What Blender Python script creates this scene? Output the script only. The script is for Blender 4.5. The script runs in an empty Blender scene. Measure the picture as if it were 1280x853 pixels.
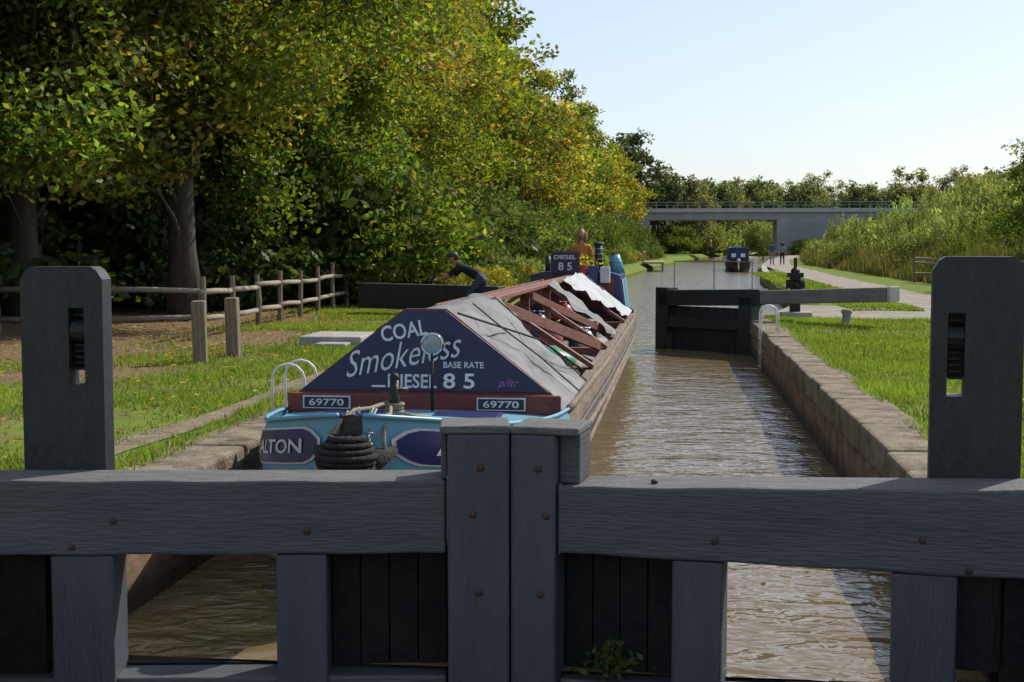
import bpy, math, numpy as np, random, bmesh
from mathutils import Vector, Matrix, noise as mnoise
random.seed(4)
R=math.radians
sc=bpy.context.scene
col=sc.collection
try:
    sc.view_settings.view_transform='Standard'; sc.view_settings.look='None'; sc.view_settings.exposure=0
except Exception: pass
WZ=-.70   # water level
# ---------------------------------------------------------------- materials
def nt(m):
    m.use_nodes=True
    t=m.node_tree
    for n in list(t.nodes): t.nodes.remove(n)
    return t,t.nodes,t.links
def mat(name,c1,c2=None,rough=.7,scale=6,bump=.0,bscale=None,stretch=(1,1,1),metal=0,spec=.5,c3=None,detail=6,lo=.35,hi=.65,c3lo=.62,c3hi=.68,c3scale=None):
    m=bpy.data.materials.new(name); t,N,L=nt(m)
    o=N.new('ShaderNodeOutputMaterial'); b=N.new('ShaderNodeBsdfPrincipled'); L.new(b.outputs[0],o.inputs[0])
    b.inputs['Roughness'].default_value=rough; b.inputs['Metallic'].default_value=metal
    b.inputs['Specular IOR Level'].default_value=spec
    if c2 is None: c2=tuple(x*.7 for x in c1)
    tc=N.new('ShaderNodeTexCoord'); mp=N.new('ShaderNodeMapping'); mp.inputs['Scale'].default_value=stretch
    L.new(tc.outputs['Object'],mp.inputs[0])
    no=N.new('ShaderNodeTexNoise'); no.inputs['Scale'].default_value=scale; no.inputs['Detail'].default_value=detail; no.inputs['Roughness'].default_value=.65
    L.new(mp.outputs[0],no.inputs['Vector'])
    r=N.new('ShaderNodeValToRGB'); r.color_ramp.elements[0].position=lo; r.color_ramp.elements[1].position=hi
    r.color_ramp.elements[0].color=(*c1,1); r.color_ramp.elements[1].color=(*c2,1)
    L.new(no.outputs['Fac'],r.inputs[0]); out=r.outputs[0]
    if c3:
        n3=N.new('ShaderNodeTexNoise'); n3.inputs['Scale'].default_value=c3scale or scale*.35; n3.inputs['Detail'].default_value=8; n3.inputs['Roughness'].default_value=.7
        L.new(mp.outputs[0],n3.inputs['Vector'])
        r3=N.new('ShaderNodeValToRGB'); r3.color_ramp.elements[0].position=c3lo; r3.color_ramp.elements[1].position=c3hi
        L.new(n3.outputs['Fac'],r3.inputs[0])
        mx=N.new('ShaderNodeMixRGB'); L.new(r3.outputs[0],mx.inputs[0]); L.new(out,mx.inputs[1]); mx.inputs[2].default_value=(*c3,1); out=mx.outputs[0]
    L.new(out,b.inputs['Base Color'])
    if bump>0:
        nb=N.new('ShaderNodeTexNoise'); nb.inputs['Scale'].default_value=bscale or scale*2; nb.inputs['Detail'].default_value=8
        L.new(mp.outputs[0],nb.inputs['Vector'])
        bp=N.new('ShaderNodeBump'); bp.inputs['Strength'].default_value=min(1,bump); bp.inputs['Distance'].default_value=.02
        L.new(nb.outputs['Fac'],bp.inputs['Height']); L.new(bp.outputs[0],b.inputs['Normal'])
    return m
def leafmat(name,trans=.45,boost=1.5):
    m=bpy.data.materials.new(name); t,N,L=nt(m)
    o=N.new('ShaderNodeOutputMaterial'); b=N.new('ShaderNodeBsdfDiffuse'); tr=N.new('ShaderNodeBsdfTranslucent'); mx=N.new('ShaderNodeMixShader')
    a=N.new('ShaderNodeVertexColor'); a.layer_name='Col'
    oi=N.new('ShaderNodeObjectInfo'); hs=N.new('ShaderNodeHueSaturation')
    mr=N.new('ShaderNodeMapRange'); mr.inputs['To Min'].default_value=.485; mr.inputs['To Max'].default_value=.515
    mv=N.new('ShaderNodeMapRange'); mv.inputs['To Min'].default_value=.8; mv.inputs['To Max'].default_value=1.25
    L.new(oi.outputs['Random'],mr.inputs['Value']); L.new(oi.outputs['Random'],mv.inputs['Value'])
    L.new(mr.outputs[0],hs.inputs['Hue']); L.new(mv.outputs[0],hs.inputs['Value']); L.new(a.outputs[0],hs.inputs['Color'])
    L.new(hs.outputs[0],b.inputs['Color'])
    mu=N.new('ShaderNodeMixRGB'); mu.blend_type='MULTIPLY'; mu.inputs[0].default_value=1; mu.inputs[2].default_value=(boost*1.1,boost*1.08,boost*.45,1)
    L.new(hs.outputs[0],mu.inputs[1]); L.new(mu.outputs[0],tr.inputs[0])
    mx.inputs[0].default_value=trans; L.new(b.outputs[0],mx.inputs[1]); L.new(tr.outputs[0],mx.inputs[2])
    gl=N.new('ShaderNodeBsdfGlossy'); gl.inputs['Roughness'].default_value=.5; gl.inputs['Color'].default_value=(.7,.75,.6,1); m2=N.new('ShaderNodeMixShader'); m2.inputs[0].default_value=.03
    L.new(mx.outputs[0],m2.inputs[1]); L.new(gl.outputs[0],m2.inputs[2]); L.new(m2.outputs[0],o.inputs[0])
    return m

M={}
M['leaf']=leafmat('leaf_foliage',.48,2.0)
M['grassb']=leafmat('grass_blades',.42,1.6)
M['bark']=mat('bark',(.03,.024,.018),(.065,.053,.04),.9,5,.8,12,(1,1,.25))
M['gate']=mat('gate_paint',(.052,.058,.066),(.078,.085,.094),.55,3,.5,24,(.35,2,2.5),c3=(.15,.15,.15),c3scale=14,c3lo=.66,c3hi=.72)
M['gatebluer']=mat('gate_paint_blue',(.048,.056,.070),(.064,.074,.090),.55,3,.5,24,(2.5,2.5,.35),c3=(.14,.14,.15),c3scale=14,c3lo=.67,c3hi=.73)
M['gatetop']=mat('gate_top_sunlit_weathered',(.09,.09,.09),(.15,.145,.14),.85,8,.8,40,(.6,3,2),c3=(.24,.23,.20),c3scale=9,c3lo=.58,c3hi=.7)  # weathered tops, with sunlight on them put into the paler colour
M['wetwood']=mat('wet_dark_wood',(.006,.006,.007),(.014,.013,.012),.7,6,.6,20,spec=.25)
M['blackpaint']=mat('black_paint',(.010,.011,.013),(.020,.021,.024),.5,6,.4,25,(2,2,.6),c3=(.05,.05,.05),c3scale=10,c3lo=.68,c3hi=.74)
M['iron']=mat('iron_black',(.012,.012,.012),(.03,.026,.022),.45,14,.4,40,metal=.5)
M['bolt']=mat('bolt_rust',(.03,.02,.018),(.07,.035,.02),.7,20,.3,40)
M['fencewood']=mat('fence_wood',(.32,.28,.22),(.18,.15,.11),.85,8,.6,20,(.5,3,3))
M['postwood']=mat('post_wood',(.13,.10,.07),(.24,.19,.135),.9,10,.7,25,(3,3,.4))
M['concrete']=mat('concrete',(.26,.25,.23),(.36,.34,.31),.9,3,.4,30)
M['bridgec']=mat('bridge_concrete',(.24,.25,.265),(.30,.31,.32),.9,.6,.2,10)
M['gravel']=mat('gravel',(.22,.19,.155),(.32,.285,.24),.95,4,.8,60,c3=(.15,.13,.07),c3scale=1.2,c3lo=.48,c3hi=.68)
M['white']=mat('white_paint',(.75,.75,.73),(.6,.6,.57),.45,12)
M['offwhite']=mat('lettering_paint',(.62,.62,.64),(.48,.48,.5),.5,12)
M['rope']=mat('rope',(.30,.26,.18),(.18,.15,.1),.9,40,.6,80)
M['blackrope']=mat('fender_rope',(.012,.011,.010),(.035,.03,.026),.95,30,1,60)
M['chain']=mat('galvanised',(.35,.35,.36),(.22,.22,.22),.4,20,metal=.8)
M['ltblue']=mat('light_blue_paint',(.10,.30,.42),(.15,.36,.48),.4,3,.1,12,c3=(.20,.26,.28),c3scale=6,c3lo=.5,c3hi=.75)
M['dkblue']=mat('dark_blue_paint',(.008,.012,.085),(.012,.018,.11),.38,3,.1,14)
M['board']=mat('board_navy_paint',(.007,.008,.042),(.011,.012,.06),.42,2.5,.15,10)
M['maroon']=mat('maroon_paint',(.11,.016,.012),(.16,.03,.02),.5,5,.2,20,c3=(.18,.09,.06),c3scale=8,c3lo=.62,c3hi=.72)
M['redbrown']=mat('red_brown_wood',(.14,.045,.03),(.22,.09,.06),.65,6,.4,20,(3,.6,3),c3=(.25,.18,.14),c3scale=8,c3lo=.6,c3hi=.72)
M['gunwale']=mat('gunwale_wood',(.12,.085,.055),(.22,.16,.11),.8,7,.6,25,(3,.35,3),c3=(.06,.045,.03),c3scale=4,c3lo=.48,c3hi=.68)
M['hullblack']=mat('hull_bitumen',(.02,.018,.017),(.05,.04,.033),.6,4,.4,16,(1,.4,2),c3=(.10,.07,.05),c3scale=2.5,c3lo=.55,c3hi=.75)
M['canvas']=mat('canvas_grey',(.13,.132,.135),(.21,.21,.21),.75,3,.6,9,c3=(.07,.07,.075),c3scale=2.2,c3lo=.45,c3hi=.7)
M['sidecloth']=mat('side_cloth',(.42,.43,.45),(.26,.27,.28),.7,4,.4,8)
M['sack']=mat('coal_sack',(.02,.02,.022),(.05,.05,.05),.6,8,.5,15)
M['coal']=mat('coal',(.008,.008,.008),(.03,.03,.03),.5,14,1,20)
M['red']=mat('red_paint',(.35,.03,.02),(.25,.025,.02),.4,8)
M['green']=mat('green_plastic',(.03,.22,.10),(.02,.15,.07),.4,8)
M['yellow']=mat('orange_cloth',(.55,.20,.04),(.42,.14,.03),.8,12)
M['chrome']=mat('chrome',(.6,.6,.6),(.5,.5,.5),.12,8,metal=1)
M['glass']=mat('lamp_glass',(.20,.21,.20),(.3,.3,.3),.1,12)
M['skin']=mat('skin',(.42,.24,.17),(.36,.20,.14),.55,12)
M['hairred']=mat('hair_auburn',(.42,.17,.06),(.28,.10,.035),.6,30)
M['hairdark']=mat('hair_dark',(.03,.02,.015),(.015,.01,.01),.6,30)
M['blackcloth']=mat('black_cloth',(.013,.013,.016),(.022,.022,.026),.9,10,.3,20,spec=.2)
M['denim']=mat('denim',(.03,.04,.08),(.05,.06,.1),.9,12)
M['greycloth']=mat('grey_cloth',(.25,.25,.27),(.18,.18,.2),.9,12)
M['bluecloth']=mat('blue_cloth',(.05,.08,.2),(.04,.06,.15),.9,12)
M['purple']=mat('purple_paint',(.35,.12,.40),None,.5,8)

def masonry(name,c1,c2,cm,scale,bw=.5,rh=.25,axis='X'):
    m=bpy.data.materials.new(name); t,N,L=nt(m)
    o=N.new('ShaderNodeOutputMaterial'); b=N.new('ShaderNodeBsdfPrincipled'); L.new(b.outputs[0],o.inputs[0]); b.inputs['Roughness'].default_value=.85
    g=N.new('ShaderNodeNewGeometry'); s=N.new('ShaderNodeSeparateXYZ'); c=N.new('ShaderNodeCombineXYZ'); L.new(g.outputs['Position'],s.inputs[0])
    L.new(s.outputs['Y' if axis=='X' else 'X'],c.inputs[0]); L.new(s.outputs['Z'],c.inputs[1])
    br=N.new('ShaderNodeTexBrick'); br.inputs['Scale'].default_value=scale; br.inputs['Color1'].default_value=(*c1,1); br.inputs['Color2'].default_value=(*c2,1); br.inputs['Mortar'].default_value=(*cm,1)
    br.inputs['Brick Width'].default_value=bw; br.inputs['Row Height'].default_value=rh; br.inputs['Mortar Size'].default_value=.012
    L.new(c.outputs[0],br.inputs['Vector'])
    no=N.new('ShaderNodeTexNoise'); no.inputs['Scale'].default_value=3; no.inputs['Detail'].default_value=8
    L.new(g.outputs['Position'],no.inputs['Vector'])
    mu=N.new('ShaderNodeMixRGB'); mu.blend_type='MULTIPLY'; mu.inputs[0].default_value=.8; L.new(br.outputs[0],mu.inputs[1])
    rr=N.new('ShaderNodeValToRGB'); rr.color_ramp.elements[0].position=.35; rr.color_ramp.elements[0].color=(.25,.28,.2,1); rr.color_ramp.elements[1].position=.65
    L.new(no.outputs['Fac'],rr.inputs[0]); L.new(rr.outputs[0],mu.inputs[2])
    # dark wet band near the water line
    wr=N.new('ShaderNodeMapRange'); wr.inputs['From Min'].default_value=-.60; wr.inputs['From Max'].default_value=-.42; wr.inputs['To Min'].default_value=.28; wr.inputs['To Max'].default_value=1; L.new(s.outputs['Z'],wr.inputs['Value'])
    m3=N.new('ShaderNodeMixRGB'); m3.blend_type='MULTIPLY'; m3.inputs[0].default_value=1; L.new(mu.outputs[0],m3.inputs[1]); L.new(wr.outputs[0],m3.inputs[2]); L.new(m3.outputs[0],b.inputs['Base Color'])
    bp=N.new('ShaderNodeBump'); bp.inputs['Strength'].default_value=.8; bp.inputs['Distance'].default_value=.02; L.new(no.outputs['Fac'],bp.inputs['Height']); L.new(bp.outputs[0],b.inputs['Normal'])
    return m
M['brick']=masonry('lock_wall_brick',(.22,.12,.07),(.32,.19,.11),(.17,.14,.10),2.0,.45,.15)
M['coping']=mat('coping_stone',(.17,.14,.10),(.27,.225,.165),.95,3.5,1,30,c3=(.085,.07,.045),c3scale=2.6,c3lo=.46,c3hi=.66,spec=.2)

def watermat():
    m=bpy.data.materials.new('canal_water'); t,N,L=nt(m)
    o=N.new('ShaderNodeOutputMaterial'); b=N.new('ShaderNodeBsdfPrincipled'); L.new(b.outputs[0],o.inputs[0])
    b.inputs['Base Color'].default_value=(.17,.125,.065,1); b.inputs['Roughness'].default_value=.10; b.inputs['IOR'].default_value=1.33
    b.inputs['Specular IOR Level'].default_value=.75
    tc=N.new('ShaderNodeTexCoord')
    def noi(sx,sy,scale,det,rot):
        mp=N.new('ShaderNodeMapping'); mp.inputs['Scale'].default_value=(sx,sy,1); mp.inputs['Rotation'].default_value=(0,0,rot); L.new(tc.outputs['Object'],mp.inputs[0])
        n=N.new('ShaderNodeTexNoise'); n.inputs['Scale'].default_value=scale; n.inputs['Detail'].default_value=det; n.inputs['Distortion'].default_value=.9; L.new(mp.outputs[0],n.inputs['Vector']); return n
    n1=noi(.6,1.1,1.5,2.5,.25); n2=noi(.8,1.2,5.5,2,-.4)
    a=N.new('ShaderNodeMath'); a.operation='MULTIPLY_ADD'; L.new(n2.outputs['Fac'],a.inputs[0]); a.inputs[1].default_value=.32; L.new(n1.outputs['Fac'],a.inputs[2])
    bp=N.new('ShaderNodeBump'); bp.inputs['Strength'].default_value=.95; bp.inputs['Distance'].default_value=.10
    L.new(a.outputs[0],bp.inputs['Height']); L.new(bp.outputs[0],b.inputs['Normal'])
    return m
M['water']=watermat()

def groundmat():
    m=bpy.data.materials.new('ground_grass'); t,N,L=nt(m)
    o=N.new('ShaderNodeOutputMaterial'); b=N.new('ShaderNodeBsdfPrincipled'); L.new(b.outputs[0],o.inputs[0]); b.inputs['Roughness'].default_value=.95; b.inputs['Specular IOR Level'].default_value=.1
    g=N.new('ShaderNodeNewGeometry'); s=N.new('ShaderNodeSeparateXYZ'); L.new(g.outputs['Position'],s.inputs[0])
    def noi(sc_,det):
        n=N.new('ShaderNodeTexNoise'); n.inputs['Scale'].default_value=sc_; n.inputs['Detail'].default_value=det; n.inputs['Roughness'].default_value=.7; L.new(g.outputs['Position'],n.inputs['Vector']); return n
    n1=noi(1.5,8); n2=noi(25,4); n3=noi(.6,6)
    r=N.new('ShaderNodeValToRGB'); r.color_ramp.elements[0].position=.3; r.color_ramp.elements[0].color=(.095,.14,.020,1); r.color_ramp.elements[1].position=.7; r.color_ramp.elements[1].color=(.17,.21,.04,1)
    L.new(n1.outputs['Fac'],r.inputs[0])
    r2=N.new('ShaderNodeValToRGB'); r2.color_ramp.elements[0].position=.3; r2.color_ramp.elements[0].color=(.09,.062,.036,1); r2.color_ramp.elements[1].position=.7; r2.color_ramp.elements[1].color=(.26,.185,.11,1)
    L.new(n2.outputs['Fac'],r2.inputs[0])
    mr=N.new('ShaderNodeMapRange'); mr.inputs['From Min'].default_value=-4.4; mr.inputs['From Max'].default_value=-8.2; mr.inputs['To Min'].default_value=-.15; mr.inputs['To Max'].default_value=.42; L.new(s.outputs['X'],mr.inputs['Value'])
    ad=N.new('ShaderNodeMath'); ad.operation='ADD'; L.new(mr.outputs[0],ad.inputs[0]); L.new(n3.outputs['Fac'],ad.inputs[1])
    r3=N.new('ShaderNodeValToRGB'); r3.color_ramp.elements[0].position=.5; r3.color_ramp.elements[1].position=.68; L.new(ad.outputs[0],r3.inputs[0])
    mx=N.new('ShaderNodeMixRGB'); L.new(r3.outputs[0],mx.inputs[0]); L.new(r.outputs[0],mx.inputs[1]); L.new(r2.outputs[0],mx.inputs[2]); L.new(mx.outputs[0],b.inputs['Base Color'])
    bp=N.new('ShaderNodeBump'); bp.inputs['Strength'].default_value=.7; bp.inputs['Distance'].default_value=.03; L.new(n2.outputs['Fac'],bp.inputs['Height']); L.new(bp.outputs[0],b.inputs['Normal'])
    return m
M['ground']=groundmat()

# ---------------------------------------------------------------- mesh builder
def empty(name,loc=(0,0,0),rz=0):
    e=bpy.data.objects.new(name,None); e.location=loc; e.rotation_euler=(0,0,rz); e.empty_display_size=.3; col.objects.link(e); return e
class MB:
    def __init__(s): s.v=[]; s.f=[]; s.m=[]
    def add(s,vs,fs,m=0):
        o=len(s.v); s.v+= [tuple(p) for p in vs]; s.f+=[tuple(i+o for i in f) for f in fs]; s.m+=[m]*len(fs); return s
    def box(s,c,d,m=0,rot=None):
        x,y,z=d[0]/2,d[1]/2,d[2]/2
        vs=[Vector(p) for p in [(-x,-y,-z),(x,-y,-z),(x,y,-z),(-x,y,-z),(-x,-y,z),(x,-y,z),(x,y,z),(-x,y,z)]]
        if rot is not None: vs=[rot@p for p in vs]
        vs=[p+Vector(c) for p in vs]
        return s.add(vs,[(0,3,2,1),(4,5,6,7),(0,1,5,4),(1,2,6,5),(2,3,7,6),(3,0,4,7)],m)
    def beam(s,a,b,w,h,m=0,up=(0,0,1)):
        a,b=Vector(a),Vector(b); d=(b-a); L=d.length; d.normalize(); u=Vector(up); sd=d.cross(u).normalized(); u=sd.cross(d).normalized()
        rot=Matrix((sd,d,u)).transposed()
        return s.box((a+b)/2,(w,L,h),m,rot)
    def tube(s,pts,rad,n=8,m=0,cap=True):
        pts=[Vector(p) for p in pts]
        if not hasattr(rad,'__len__'): rad=[rad]*len(pts)
        vs=[];fs=[]; prev=None
        for i,p in enumerate(pts):
            d=(pts[min(i+1,len(pts)-1)]-pts[max(i-1,0)])
            if d.length<1e-9: d=Vector((0,0,1))
            d.normalize()
            a=prev if prev is not None else (Vector((1,0,0)) if abs(d.x)<.8 else Vector((0,1,0)))
            a=(a-d*a.dot(d))
            if a.length<1e-4: a=d.orthogonal()
            a.normalize(); b=d.cross(a); prev=a
            for k in range(n):
                t=2*math.pi*k/n; vs.append(p+(a*math.cos(t)+b*math.sin(t))*rad[i])
        for i in range(len(pts)-1):
            for k in range(n):
                fs.append((i*n+k,i*n+(k+1)%n,(i+1)*n+(k+1)%n,(i+1)*n+k))
        if cap:
            fs.append(tuple(range(n))[::-1]); fs.append(tuple(range((len(pts)-1)*n,len(pts)*n)))
        return s.add(vs,fs,m)
    def ball(s,c,r,m=0,nu=12,nv=8,fn=None,rot=None):
        if not hasattr(r,'__len__'): r=(r,r,r)
        vs=[];fs=[]
        for j in range(nv+1):
            ph=math.pi*j/nv
            for i in range(nu):
                th=2*math.pi*i/nu; p=Vector((math.sin(ph)*math.cos(th)*r[0],math.sin(ph)*math.sin(th)*r[1],math.cos(ph)*r[2]))
                if fn: p=fn(p)
                if rot is not None: p=rot@p
                vs.append(p+Vector(c))
        for j in range(nv):
            for i in range(nu): fs.append((j*nu+i,(j+1)*nu+i,(j+1)*nu+(i+1)%nu,j*nu+(i+1)%nu))
        return s.add(vs,fs,m)
    def torus(s,c,R1,r,m=0,axis='Z',n=24,k=8):
        pts=[]
        for i in range(n+1):
            t=2*math.pi*i/n; a,b=R1*math.cos(t),R1*math.sin(t)
            p={'Z':(a,b,0),'Y':(a,0,b),'X':(0,a,b)}[axis]; pts.append(Vector(p)+Vector(c))
        return s.tube(pts,r,k,m,False)
    def prism(s,poly,y0,y1,m=0):
        n=len(poly); vs=[(x,y0,z) for x,z in poly]+[(x,y1,z) for x,z in poly]
        fs=[tuple(range(n)),tuple(range(2*n-1,n-1,-1))]+[(i,i+n,(i+1)%n+n,(i+1)%n) for i in range(n)]
        return s.add(vs,fs,m)
    def obj(s,name,mats,parent=None,smooth=False,bevel=0,loc=None,rz=0,seg=2):
        me=bpy.data.meshes.new(name); me.from_pydata(s.v,[],s.f); me.validate()
        for m in (mats if isinstance(mats,(list,tuple)) else [mats]): me.materials.append(M[m] if isinstance(m,str) else m)
        if len(me.polygons)==len(s.m): me.polygons.foreach_set('material_index',s.m)
        if smooth: me.polygons.foreach_set('use_smooth',[True]*len(me.polygons))
        me.update()
        o=bpy.data.objects.new(name,me); col.objects.link(o)
        if parent: o.parent=parent
        if loc: o.location=loc
        o.rotation_euler[2]=rz
        if bevel:
            b=o.modifiers.new('bevel','BEVEL'); b.width=bevel; b.segments=seg; b.limit_method='ANGLE'; b.angle_limit=R(40)
        return o
def npmesh(name,verts,nper,cols,material):
    me=bpy.data.meshes.new(name); nv=len(verts); nf=nv//nper
    me.vertices.add(nv); me.vertices.foreach_set('co',verts.astype(np.float32).ravel())
    me.loops.add(nv); me.loops.foreach_set('vertex_index',np.arange(nv,dtype=np.int32))
    me.polygons.add(nf); me.polygons.foreach_set('loop_start',np.arange(0,nv,nper,dtype=np.int32))
    me.update(calc_edges=True)
    ca=me.color_attributes.new('Col','FLOAT_COLOR','POINT')
    c=np.ones((nv,4),np.float32); c[:,:3]=np.repeat(cols,nper,axis=0); ca.data.foreach_set('color',c.ravel())
    me.materials.append(material); return me
def unit(a): return a/np.maximum(1e-9,np.linalg.norm(a,axis=1,keepdims=True))
def leafverts(rng,c,size,flat=0.0,aspect=.6,axis=None):
    n=len(c); a=rng.normal(size=(n,3)); a[:,2]*=(1-flat)
    if axis is not None: a=a*.45+axis
    a=unit(a); b=rng.normal(size=(n,3)); b=unit(np.cross(a,b))
    s=size[:,None]; a=a*s; b=b*s*aspect
    return np.stack([c-a,c+b*.9-a*.1,c+a,c-b*.9-a*.1],1).reshape(-1,3)

# ---------------------------------------------------------------- foliage
PAL={
 'green':  [((.070,.118,.018),.56),((.110,.160,.024),.30),((.20,.185,.027),.11),((.22,.10,.02),.03)],
 'ygreen': [((.095,.142,.020),.50),((.155,.195,.028),.29),((.30,.245,.032),.16),((.28,.12,.02),.05)],
 'gold':   [((.115,.145,.024),.44),((.24,.20,.032),.32),((.28,.17,.028),.16),((.22,.09,.02),.08)],
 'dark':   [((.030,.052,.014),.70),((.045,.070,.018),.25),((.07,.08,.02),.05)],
 'willow': [((.12,.155,.06),.55),((.165,.195,.08),.35),((.24,.21,.09),.10)],
 'copper': [((.19,.10,.04),.45),((.12,.135,.03),.30),((.26,.14,.05),.25)],
 'hedge':  [((.055,.085,.02),.60),((.085,.115,.026),.32),((.16,.13,.035),.08)],
 'hazegreen':[((.085,.11,.055),.6),((.12,.14,.065),.3),((.17,.15,.075),.10)],  # distant palettes: aerial haze put into the leaf colours, paler and greyer
 'hazegold': [((.14,.135,.07),.5),((.19,.16,.08),.3),((.11,.13,.06),.2)],
 'hazedark': [((.055,.075,.042),.7),((.075,.095,.048),.3)],
}
def pick(rng,pal,n,clid,ncl):
    cs=np.array([p[0] for p in PAL[pal]]); pr=np.array([p[1] for p in PAL[pal]])
    base=cs[rng.choice(len(cs),size=n,p=pr/pr.sum())]
    cb=cs[rng.choice(len(cs),size=ncl,p=pr/pr.sum())][clid]
    br=rng.uniform(.55,1.35,size=ncl)[clid][:,None]*rng.uniform(.65,1.35,size=(n,1))
    return np.clip((base*.55+cb*.45)*br,.005,.4)
def foliage(rng,cent,rad,lpc,size,pal,flat=.3,squash=.66):
    k=len(cent); idx=np.repeat(np.arange(k),lpc); n=len(idx)
    d=unit(rng.normal(size=(n,3))); r=rng.uniform(0,1,size=n)**.5
    p=cent[idx]+d*(r*rad[idx])[:,None]*np.array([1.15,1.15,squash])
    nt_=max(4,n//10); tw=p[rng.integers(0,n,nt_)]; near=rng.uniform(size=n)<.5
    ti=rng.integers(0,nt_,n); p[near]=tw[ti[near]]+rng.normal(size=(near.sum(),3))*np.array([.18,.18,.10])
    p+=rng.normal(size=(n,3))*.06
    s=rng.uniform(.6,1.25,size=n)*size
    return leafverts(rng,p,s,flat),pick(rng,pal,n,idx,k)
def make_tree(name,seed,H,Rr,ncl,lpc,size,pal,low=.14,crad=(.8,1.5),tr=.32,squash=.66):
    rng=np.random.default_rng(seed)
    cz=H*(1+low)/2; hz=H*(1-low)/2
    d=unit(rng.normal(size=(ncl,3))); r=rng.uniform(.30,1,size=ncl)**.6
    lobes=1+.20*np.sin(3*np.arctan2(d[:,1],d[:,0])+seed)+.16*np.sin(5*d[:,2]*2+seed*1.7)
    cent=d*(r*lobes)[:,None]*np.array([Rr*.88,Rr*.88,hz*.92])+np.array([0,0,cz])
    cent[:,:2]*=(1.08-.30*np.clip((cent[:,2]-cz)/hz,0,1))[:,None]
    rad=rng.uniform(*crad,size=ncl)*(1.1-.35*np.clip((cent[:,2]-cz)/hz,0,1))
    v,c=foliage(rng,cent,rad,lpc,size,pal,.3,squash)
    crown=npmesh(name+'_crown',v,4,c,M['leaf'])
    mb=MB(); lean=rng.uniform(-.9,.9,2)
    tp=[Vector((lean[0]*t*t+.18*math.sin(t*5+seed),lean[1]*t*t+.14*math.cos(t*4+seed)-.1,H*.8*t)) for t in np.linspace(0,1,9)]
    rd=[tr*(1.35 if i==0 else 1)*(1-.85*i/8) for i in range(9)]
    mb.tube(tp,rd,10)
    order=rng.permutation(ncl)
    for q,i in enumerate(order[:int(ncl*.75)]):
        e=Vector(cent[i]); h=max(1.6,min(H*.72,e.z*rng.uniform(.45,.8))); k=h/(H*.8)*8; a=tp[int(k)].lerp(tp[min(8,int(k)+1)],k-int(k))
        big=q<9
        mid=a.lerp(e,.5)+Vector((rng.normal()*.25,rng.normal()*.25,rng.uniform(.1,.7)))
        r0=.13 if big else .06
        mb.tube([a,a.lerp(mid,.5)+Vector(rng.normal(size=3)*.1),mid,mid.lerp(e,.6),e],[r0*tr/.32,r0*.8*tr/.32,r0*.55,r0*.35,.012],6,cap=False)
        for _ in range(3):
            e2=e+Vector(rng.normal(size=3)*.7); mb.tube([mid.lerp(e,.6),e2],[.02,.006],4,cap=False)
    o=mb.obj(name+'_tmp','bark',smooth=True); tm=o.data; bpy.data.objects.remove(o); 
    return crown,tm
T={}
T['A']=make_tree('broadleaf',1,15,5.0,100,540,.088,'ygreen',.13)
T['B']=make_tree('broadleaf',2,16,4.8,100,540,.088,'green',.12)
T['C']=make_tree('broadleaf',3,15,4.6,95,520,.09,'gold',.15)
T['E']=make_tree('broadleaf',7,16,4.6,80,460,.095,'copper',.18,(.7,1.3))
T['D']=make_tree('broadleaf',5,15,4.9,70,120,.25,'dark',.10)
T['a']=make_tree('broadleaf_far',31,15,5.0,85,150,.17,'ygreen',.10)
T['b']=make_tree('broadleaf_far',32,16,4.8,85,150,.17,'green',.08)
T['c']=make_tree('broadleaf_far',33,15,4.6,85,150,.17,'gold',.10)
T['F']=make_tree('broadleaf_far',9,12,4.2,75,120,.22,'hazegreen',.0,(.9,1.6),.25,.95)
T['G']=make_tree('broadleaf_far',10,13,3.8,70,120,.22,'hazegold',.02,(.8,1.5),.25,.95)
T['K']=make_tree('broadleaf_far',12,14,3.6,65,120,.23,'hazedark',.03,(.8,1.5),.25,.8)
T['W']=make_tree('willow',11,9,4.0,70,180,.13,'willow',.03,(.6,1.2),.2,.85)
T['S']=make_tree('sparse',13,13,3.6,48,80,.16,'hazegold',.12,(.6,1.1),.22,.9)
def make_bush(name,seed,H,Rr,ncl,lpc,size,pal):
    rng=np.random.default_rng(seed); d=unit(rng.normal(size=(ncl,3))); d[:,2]=np.abs(d[:,2]); r=rng.uniform(.2,1,size=ncl)**.5
    cent=d*r[:,None]*np.array([Rr,Rr,H*.85])+np.array([0,0,.15]); rad=rng.uniform(.35,.75,size=ncl)*H/3
    v,c=foliage(rng,cent,rad,lpc,size,pal); v[:,2]=np.maximum(v[:,2],.0)
    return npmesh(name,v,4,c,M['leaf'])
def make_scrub(name,seed,H,Rr,nst,lps,size,pal):
    rng=np.random.default_rng(seed); P=[];A=[];I=[]
    for i in range(nst):
        b=rng.normal(size=2)*Rr*.42; h=H*rng.uniform(.45,1.08)*(1-.25*min(1,np.linalg.norm(b)/Rr)); o=unit(b[None]+rng.normal(size=(1,2))*.4)[0]*rng.uniform(.05,.45)*h*.6
        t=rng.uniform(.12,1,lps)**.8; z=h*t-(o@o)*.05; xy=b[None]+o[None]*(t**1.7)[:,None]
        w=(.30*(1-t)+.07)[:,None]; p=np.concatenate([xy+rng.normal(size=(lps,2))*w,(z+rng.normal(size=lps)*.08)[:,None]],1)
        P.append(p); ax=np.tile([o[0]/h*1.2,o[1]/h*1.2,1.0],(lps,1)); A.append(ax); I+= [i]*lps
    P=np.concatenate(P); A=np.concatenate(A); n=len(P); P[:,2]=np.maximum(P[:,2],.03)
    v=leafverts(rng,P,rng.uniform(.6,1.3,n)*size,0,.32,A); return npmesh(name,v,4,pick(rng,pal,n,np.array(I),nst),M['leaf'])
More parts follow.
